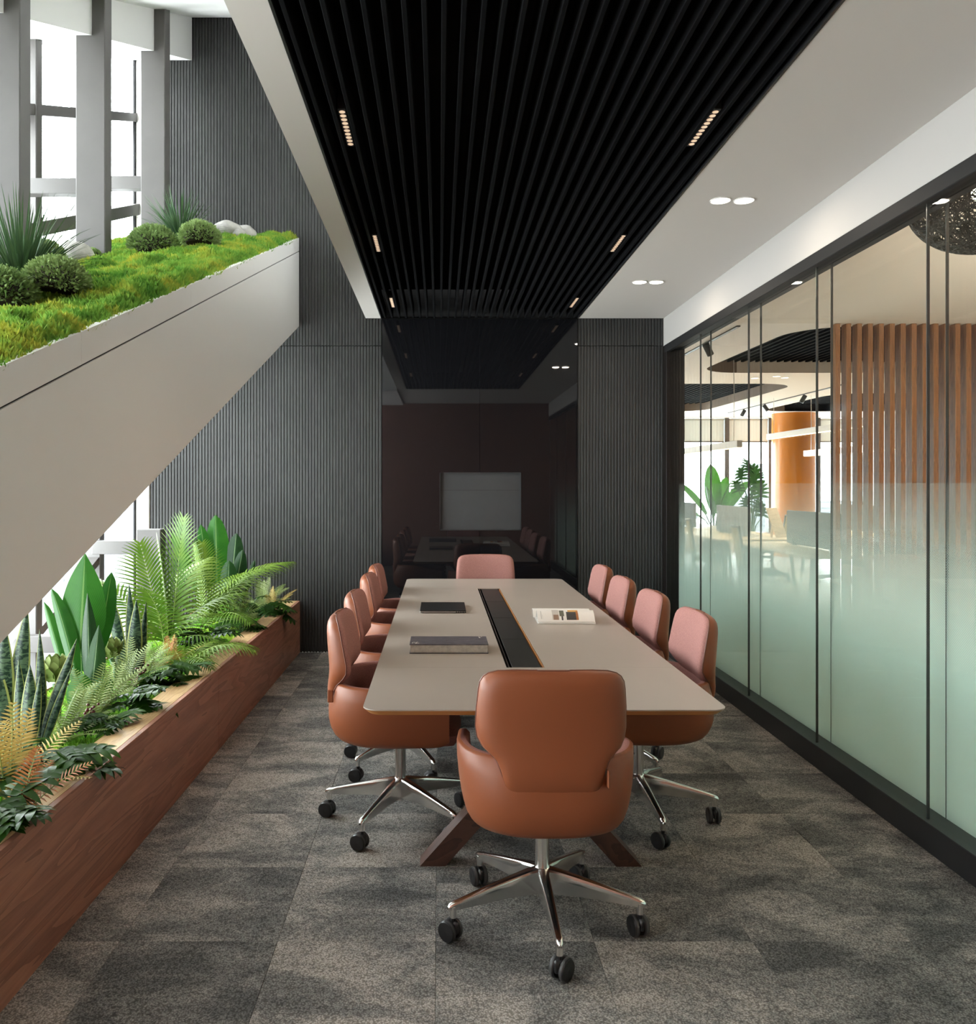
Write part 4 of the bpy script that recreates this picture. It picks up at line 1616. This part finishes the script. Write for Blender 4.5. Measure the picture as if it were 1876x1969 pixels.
# ================================================================== THE OPEN OFFICE BEYOND THE PARTITION
OX1, OY1 = 9.6, 18.3
struct('floor', MB().box(XR + .165, OX1, YR, OY1, -.1, -.001), M['office_floor'])
struct('wall_office_right', MB().box(OX1, OX1 + .15, YR - .15, OY1, -.1, 3.6), M['white'])
struct('wall_office_left', MB().box(XR - .1, XR + .05, D + .26, OY1, -.1, 3.6), M['white'])
struct('wall_office_rear', MB().box(2.03, OX1, YR - .15, YR, -.1, 3.6), M['brown_wall'])
SY = 7.52                                    # line of the timber screen
oc = MB()
oc.prism([(YR, 3.42), (4.9, 3.42), (SY, ZC), (SY, 3.6), (YR, 3.6)], 'x', XR + .161, OX1)     # ceiling rising over the corridor
recs = [(3.40, 7.2, 7.66, 10.86, .16), (2.45, 5.32, 12.04, 16.6, .45), (6.46, 9.3, 13.3, 16.6, .2)]
xs_ = sorted({XR + .051, OX1, *[r[0] for r in recs], *[r[1] for r in recs]})
ys_ = sorted({SY, OY1, *[r[2] for r in recs], *[r[3] for r in recs]})
for a, b in zip(xs_, xs_[1:]):
    for c, d in zip(ys_, ys_[1:]):
        if not any(r[0] <= (a + b) / 2 <= r[1] and r[2] <= (c + d) / 2 <= r[3] for r in recs):
            oc.box(a, b, c, d, ZC, 3.6)
struct('ceiling', oc, M['office_ceiling'])
for i, (x0, x1, y0, y1, rr) in enumerate(recs):
    lab = ('black slatted ceiling recess nearest the timber screen', 'black slatted ceiling recess over the plants by the windows', 'black slatted ceiling recess above the orange column')[i]
    t = thing('slatted_recess', lab, 'ceiling panel', ((x0 + x1) / 2, (y0 + y1) / 2, ZC))
    hx, hy = (x1 - x0) / 2, (y1 - y0) / 2
    q = .55
    loop = arc(hx - q, hy - q, q, 0, 90) + arc(-hx + q, hy - q, q, 90, 180) + arc(-hx + q, -hy + q, q, 180, 270) + arc(hx - q, -hy + q, q, 270, 360)
    MB().grid([[(x, y, .0) for x, y in loop], [(x, y, .17) for x, y in loop]], close=True).build('recess_side', M['recess_brown'], t, True)
    sq = MB()
    n_ = len(loop) // 4
    for k, (sx, sy) in enumerate(((1, 1), (-1, 1), (-1, -1), (1, -1))):
        pts = loop[k * n_:(k + 1) * n_]
        sq.add([(sx * hx, sy * hy, -.0)] + [(x, y, -.0) for x, y in pts], [(0, j, j + 1) for j in range(1, n_)])
    sq.build('corner_infill', M['office_ceiling'], t, False)
    MB().box(-hx, hx, -hy, hy, .26, .27).build('backing', M['black_void'], t, False)
    nn = int(2 * hx / .095)
    sm = MB().box(-.016, .016, -hy + .01, hy - .01, .14, .23).mesh('slat', M['felt'], False)
    for k in range(nn):
        put('slat', sm, t, (-hx + .095 * (k + .5), 0, 0))

# --- far window wall, blinds
ww = struct('wall_windows', MB().box(XR + .05, OX1, OY1, OY1 + .2, -.1, .42), M['white'])
for i, xx in enumerate([3.3, 4.36, 5.30, 6.42, 7.40, 8.46, 9.4]):
    MB().box(xx - .05, xx + .05, OY1 - .06, OY1 + .14, .42, ZC).build('mullion', M['facade'], ww, False)
    if i:
        MB().box(px_ + .05, xx - .05, OY1 + .06, OY1 + .075, .42, ZC).build('window_pane', M['window_glass'], ww, False)
        t = thing('roller_blind', 'pale roller blind drawn partly down, window bay %s' % ('left of the column by the big plant', 'above the split-leaf plant', 'just left of the orange column', 'behind the orange column', 'right of the orange column', 'behind the timber screen')[i - 1],
                  'blind', ((px_ + xx) / 2, OY1 - .02, ZC - .03), 0, 'roller blinds on the far windows')
        w2 = (xx - px_) / 2 - .06
        MB().box(-w2, w2, -.004, .004, -.50, 0).build('cloth', M['blind'], t, False)
        MB().tube([(-w2, 0, 0), (w2, 0, 0)], .022, 10).build('roller', M['blind'], t)
        MB().box(-w2, w2, -.008, .008, -.515, -.49).build('bottom_bar', M['chair_frame'], t, False)
    px_ = xx

# --- orange column
struct('column', MB().lathe([(.43, -.05), (.43, ZC)], 48, (7.43, 17.15, 0)), M['orange'], None, True)

# --- timber slat screen
sc = thing('timber_screen', 'screen of upright brown timber slats standing in the open office', 'screen', (3.6, SY + .05, 0))
sm = MB().cbox(0, 0, ZC / 2, .023, .050, ZC / 2 - .001, .003).mesh('slat', M['slat_wood'], False)
for k in range(27):
    put('slat', sm, sc, (.068 + .1005 * k, 0, 0))

# --- track with spotlights
def spot_mesh():
    m = MB()
    m.tube([(0, 0, 0), (0, 0, -.035)], .008, 8)
    return m


def track(x, y0, y1, label, spots):
    t = thing('light_track', label, 'track light', (x, (y0 + y1) / 2, ZC))
    MB().box(-.017, .017, (y0 - y1) / 2, (y1 - y0) / 2, -.012, .001).build('rail', M['black_metal'], t, False)
    for yy, rx, rz, lab in spots:
        s_ = thing('track_spotlight', lab, 'spotlight', (x, yy, ZC - .012), rz, 'cylinder spotlights on the office tracks')
        spot_mesh().build('stem', M['black_metal'], s_)
        put('head', HEAD, s_, (0, 0, -.06), (rx, 0, 0))


HEAD = MB().lathe([(0, .055), (.034, .055), (.036, .05), (.036, -.075), (.030, -.075), (.028, -.05), (0, -.05)], 18).mesh('head', M['black_plastic'], True, 35)
track(2.79, 7.62, 11.5, 'black ceiling track nearest the partition', ((8.5, R(-24), R(60), 'black cylinder spotlight nearest the glass, tilted down-left'),))
track(5.97, 12.0, 16.9, 'thin ceiling track leading toward the orange column', ((13.4, R(30), R(80), 'spotlight of the far track nearest the timber slats'), (14.97, R(-35), R(80), 'middle spotlight of the far track'), (16.05, R(30), R(80), 'spotlight of the far track nearest the windows')))

for k, (xx, yy, q) in enumerate(((4.40, 11.40, 'leftmost'), (4.62, 11.20, 'middle one'), (4.80, 11.35, 'rightmost'))):
    t = thing('recessed_downlight', 'small office downlight between the slatted recesses, %s of three' % q, 'ceiling light', (xx, yy, ZC - .001), 0, 'office ceiling downlights')
    put('trim_ring', dl_ring, t)
    put('diffuser', dl_face, t)


def bar_lamp(x, y0, y1, z, label):
    t = thing('linear_pendant', label, 'pendant lamp', (x, (y0 + y1) / 2, z))
    h = (y1 - y0) / 2
    MB().cbox(0, 0, .05, .035, h, .045, .003).build('body', M['pendant_white'], t, False)
    MB().box(-.028, .028, -h + .01, h - .01, .0, .005).build('diffuser', M['pendant_glow'], t, False)
    m = MB()
    for s_ in (-1, 1):
        yw = (y0 + y1) / 2 + s_ * h * .85
        top = ZC - z + (.15 if any(r[0] < x < r[1] and r[2] < yw < r[3] for r in recs) else 0)
        m.tube([(0, s_ * h * .85, .095), (0.004, s_ * h * .85, top * .5), (0, s_ * h * .85, top)], .004, 6)
    m.build('wires', M['pendant_white'], t)
    area_light('pendant_light', (0, 0, -.01), (0, 0, 0), .05, h * 2, 60, (1, .86, .68), parent=t)


bar_lamp(5.75, 11.0, 14.3, 2.28, 'white linear pendant hanging in front of the orange column')
bar_lamp(3.86, 10.5, 13.4, 1.97, 'white linear pendant low at the left, above the big-leaf plant')
bar_lamp(6.18, 11.0, 13.8, 1.97, 'short white linear pendant right of the orange column')

# --- wicker ball lamp over the corridor
wl = thing('wicker_lamp', 'large round dark wicker pendant lamp at the upper right', 'pendant lamp', (2.66, 4.0, 2.93))
rg = random.Random(4)
m = MB()
for k in range(270):
    ax = Vector((rg.gauss(0, 1), rg.gauss(0, 1), rg.gauss(0, 1))).normalized()
    a0 = ax.orthogonal().normalized()
    b0 = ax.cross(a0)
    off = rg.uniform(-.55, .55)
    r_ = (1 - off * off) ** .5
    s0, ln = rg.uniform(0, 6.28), rg.uniform(2.5, 5.5)
    pts = []
    for i in range(22):
        q = s0 + ln * i / 21
        p = ax * off + (a0 * math.cos(q) + b0 * math.sin(q)) * r_
        pts.append((p.x * .335, p.y * .335, p.z * .29))
    m.tube(pts, .0032, 3, cap=False)
m.build('shade', M['wicker'], wl)
MB().tube([(0, 0, .05), (0, 0, 3.42 - 2.93)], .005, 6).build('cord', M['black_plastic'], wl)
MB().lathe([(0, -.05), (.04, -.03), (.05, 0), (.035, .04), (.015, .06), (.015, .09), (0, .09)], 16).build('bulb', M['lamp_white'], wl)
pl = bpy.data.lights.new('bulb_light', 'POINT')
pl.energy = 70
pl.color = (1, .80, .56)
pl.shadow_soft_size = .05
po = bpy.data.objects.new('bulb_light', pl)
po.parent = wl
COL.objects.link(po)

# uplights added out of view to brighten the corridor ceiling
for yy, w_ in ((1.2, 'nearer the camera'), (3.7, 'farther along')):
    t = thing('added_uplight', 'added unseen linear uplight brightening the corridor beyond the glass, the one %s' % w_, 'pendant lamp', (5.4, yy, 2.75), 0, 'added corridor uplights')
    MB().cbox(0, 0, 0, .04, 1.1, .03, .004).build('body', M['pendant_white'], t, False)
    MB().box(-.03, .03, -1.08, 1.08, .0301, .034).build('diffuser', M['pendant_glow'], t, False)
    m = MB()
    for q in (-.9, .9):
        m.tube([(0, q, .03), (0, q, .67)], .004, 6)
    m.build('wires', M['pendant_white'], t)
    area_light('uplight', (0, 0, .04), (R(180), 0, 0), .06, 2.1, 600, (1, .89, .77), parent=t)  # added fill, aimed up at the cream ceiling


# --- desks, screens, chairs
def desk(name_label, x, y, L, Wd, rz, screen_label=None):
    t = thing('office_desk', name_label, 'desk', (x, y, 0), rz)
    MB().cbox(0, 0, .725, L / 2, Wd / 2, .014, .005).build('desk_top', M['desk_wood'], t, False)
    for s_ in (-1, 1):
        m = MB()
        for q in (-1, 1):
            m.beam((s_ * (L / 2 - .12), q * (Wd / 2 - .10), 0), (s_ * (L / 2 - .16), q * (Wd / 2 - .16), .711), .04, .04)
        m.build('leg_frame', M['chair_frame'], t, False)
    MB().cbox(0, 0, .96, L * .30, .018, .21, .012).build('privacy_screen', M['screen_grey'], t, False)
    for s_ in (-.5, .5):
        MB().box(s_ - .02, s_ + .02, -.03, .03, .739, .80).build('screen_clamp', M['black_metal'], t, False)
    return t


desk('pale wooden office desk with grey screen nearest the glass partition', 4.45, 9.75, 2.3, 1.2, R(90))
desk('pale wooden office desk in the middle of the bench row, with grey screen', 4.45, 12.4, 2.3, 1.2, R(90))
desk('pale wooden office desk at the far end of the bench row', 4.45, 14.9, 2.3, 1.2, R(90))
desk('pale wooden office desk in the right distance beside the orange column', 6.7, 13.0, 2.2, 1.2, R(90))
mo = thing('desk_box', 'small pale box on top of the far left desk', 'box', (4.05, 15.2, .739), .2)
MB().cbox(0, 0, .16, .12, .09, .16, .01).build('body', M['blind'], mo, False)
MB().cbox(0, 0, .326, .122, .092, .006, .003).build('lid', M['screen_grey'], mo, False)
ld = thing('lectern_stand', 'tilted pale wooden document stand behind the desks', 'stand', (4.80, 11.6, .739), R(35))
MB().beam((0, -.06, .01), (.0, .10, .42), .26, .015, .003).build('board', M['desk_wood'], ld, False)
MB().beam((0, .10, .0), (.0, .06, .30), .05, .012).build('prop', M['desk_wood'], ld, False)

OB = MB()
rows = []
for k in range(9):
    z = .52 + .48 * k / 8
    rows.append([(.21 * u * (1 - .10 * (k / 8)), -.20 - .07 * (k / 8) - .05 * (1 - u * u), z) for u in (-1, -.6, -.2, .2, .6, 1)])
OB.grid(rows)
OB = OB.mesh('mesh_back', M['mesh_yellow'], True, 0)
lp = [r[0] for r in rows] + rows[-1][1:] + [r[-1] for r in rows[::-1]][1:] + rows[0][::-1][1:]
OF = MB().tube(lp, .016, 8).mesh('back_frame', M['chair_frame'])
OS = MB().cbox(0, 0, .46, .23, .22, .03, .025).mesh('seat', M['screen_grey'], False)
OA = MB()
for s_ in (-1, 1):
    OA.tube([(s_ * .2, -.1, .45), (s_ * .27, -.08, .55), (s_ * .27, -.06, .65)], .013, 8)
    OA.cbox(s_ * .27, -.01, .66, .03, .12, .012, .01)
OA = OA.mesh('armrests', M['chair_frame'])
OC = MB().lathe([(.03, .07), (.03, .12), (.022, .13), (.022, .44)], 14).mesh('column', M['chair_frame'])
OL = MB().beam((.02, 0, .10), (.29, 0, .075), .035, .03, .006).lathe([(0, -.012), (.03, -.012), (.03, .012), (0, .012)], 14, (.29, 0, .03), 0, 'y').mesh('base_leg', M['black_plastic'], True, 40)
for x, y, rz, lab in ((3.80, 9.7, -100, 'office chair with straw mesh back nearest the glass, at the first desk'),
                      (3.80, 11.5, -105, 'office chair with straw mesh back at the middle desk, left side'),
                      (5.25, 12.9, 85, 'office chair on the far side of the middle desk, behind the screen'),
                      (6.0, 12.5, -80, 'office chair with pale back beside the orange column')):
    t = thing('office_chair', lab, 'chair', (x, y, 0), R(rz))
    put('mesh_back', OB, t)
    put('back_frame', OF, t)
    put('seat', OS, t)
    put('armrests', OA, t)
    put('column', OC, t)
    for k in range(5):
        put('base_leg', OL, t, None, (0, 0, R(72 * k)))

# --- two big office plants
def pot(t, r, h):
    MB().lathe([(0, 0), (r * .8, 0), (r, h), (r * .93, h), (r * .9, h - .03), (0, h - .03)], 24).build('pot', M['pot'], t)


bp = thing('big_leaf_plant', 'bird-of-paradise plant with broad upright leaves by the office windows', 'plant', (5.30, 15.75, 0))
pot(bp, .22, .62)
for k, (az, el, L, w) in enumerate(((165, 58, 1.05, .26), (100, 84, 1.15, .34), (15, 56, 1.1, .28), (-10, 32, .85, .26), (195, 34, .75, .22), (-70, 66, .95, .26), (235, 62, .9, .26), (40, 70, 1.0, .24))):
    d = D3(az, el)
    m = MB()
    m.tube([(0, 0, .55), Vector((0, 0, .66)) + d * L * .3], .012, 6)
    m.mi = [1] * len(m.f)
    m.leaf(Vector((0, 0, .66)) + d * L * .28, d, L * .8, w, .45, paddle, .25, 10, 4, up=(0, -.35, 1))
    m.build('leaf', [M['office_leaf'], M['stem']], bp, True, 0)
OSL = split_leaf(.17, .19, 5, 'office_split')
mp = thing('split_leaf_plant', 'tall split-leaf plant on thin stems in front of the office windows', 'plant', (5.75, 15.0, 0))
pot(mp, .22, .5)
for k, (px, py, s_) in enumerate(((1440, 905, 1.5), (1425, 922, 1.4), (1455, 920, 1.5), (1452, 938, 1.9), (1420, 945, 1.4), (1445, 958, 1.7), (1462, 955, 1.5), (1455, 990, 1.9), (1432, 975, 1.4), (1466, 992, 1.7))):
    Y = 15.0 + (k % 3 - 1) * .12
    E = Vector(((px - CX) * Y / FPX - 5.75, Y - 15.0, zat(py, Y)))
    m = MB().tube([(0, 0, .45), Vector((E.x * .3, E.y * .3, .45 + (E.z - .45) * .6)), E], [.012, .009, .006], 6)
    m.build('stem', M['stem'], mp)
    put('leaf', OSL, mp, E, (R(50 + 12 * (k % 4)), R((k * 37) % 40 - 20), R(180 + (k * 67) % 120 - 60)), s_)

# ================================================================== HAZY CITY OUTSIDE
for k, (x, y, w, z1, lab) in enumerate(((57.5, 150, 2.6, 5.2, 'hazy flat-topped tower far beyond the office windows'),
                                        (38, 140, 4.5, -3, 'low hazy block far beyond the big-leaf office plant'),
                                        (80, 170, 6, -2, 'low hazy block far beyond the split-leaf office plant'),
                                        (-62, 155, 4.5, 3.0, 'pale hazy tower outside the window beside the palm'),
                                        (-80, 170, 4, -12, 'pale hazy block lower down outside the same window'))):
    t = thing('distant_tower', lab, 'building', (x, y, -70))
    H = z1 + 70
    MB().box(-w, w, -w, w, 0, H).build('body', M['tower'], t, False)
    MB().box(-w * 1.06, w * 1.06, -w * 1.06, w * 1.06, H - 1.2, H - .2).build('parapet', M['tower'], t, False)
    m = MB()
    for j in range(16):
        m.box(-w * .92, w * .92, -w - .12, -w, H - 4 - 3.6 * j, H - 2.2 - 3.6 * j)
    m.build('window_band', M['tower_win'], t, False)
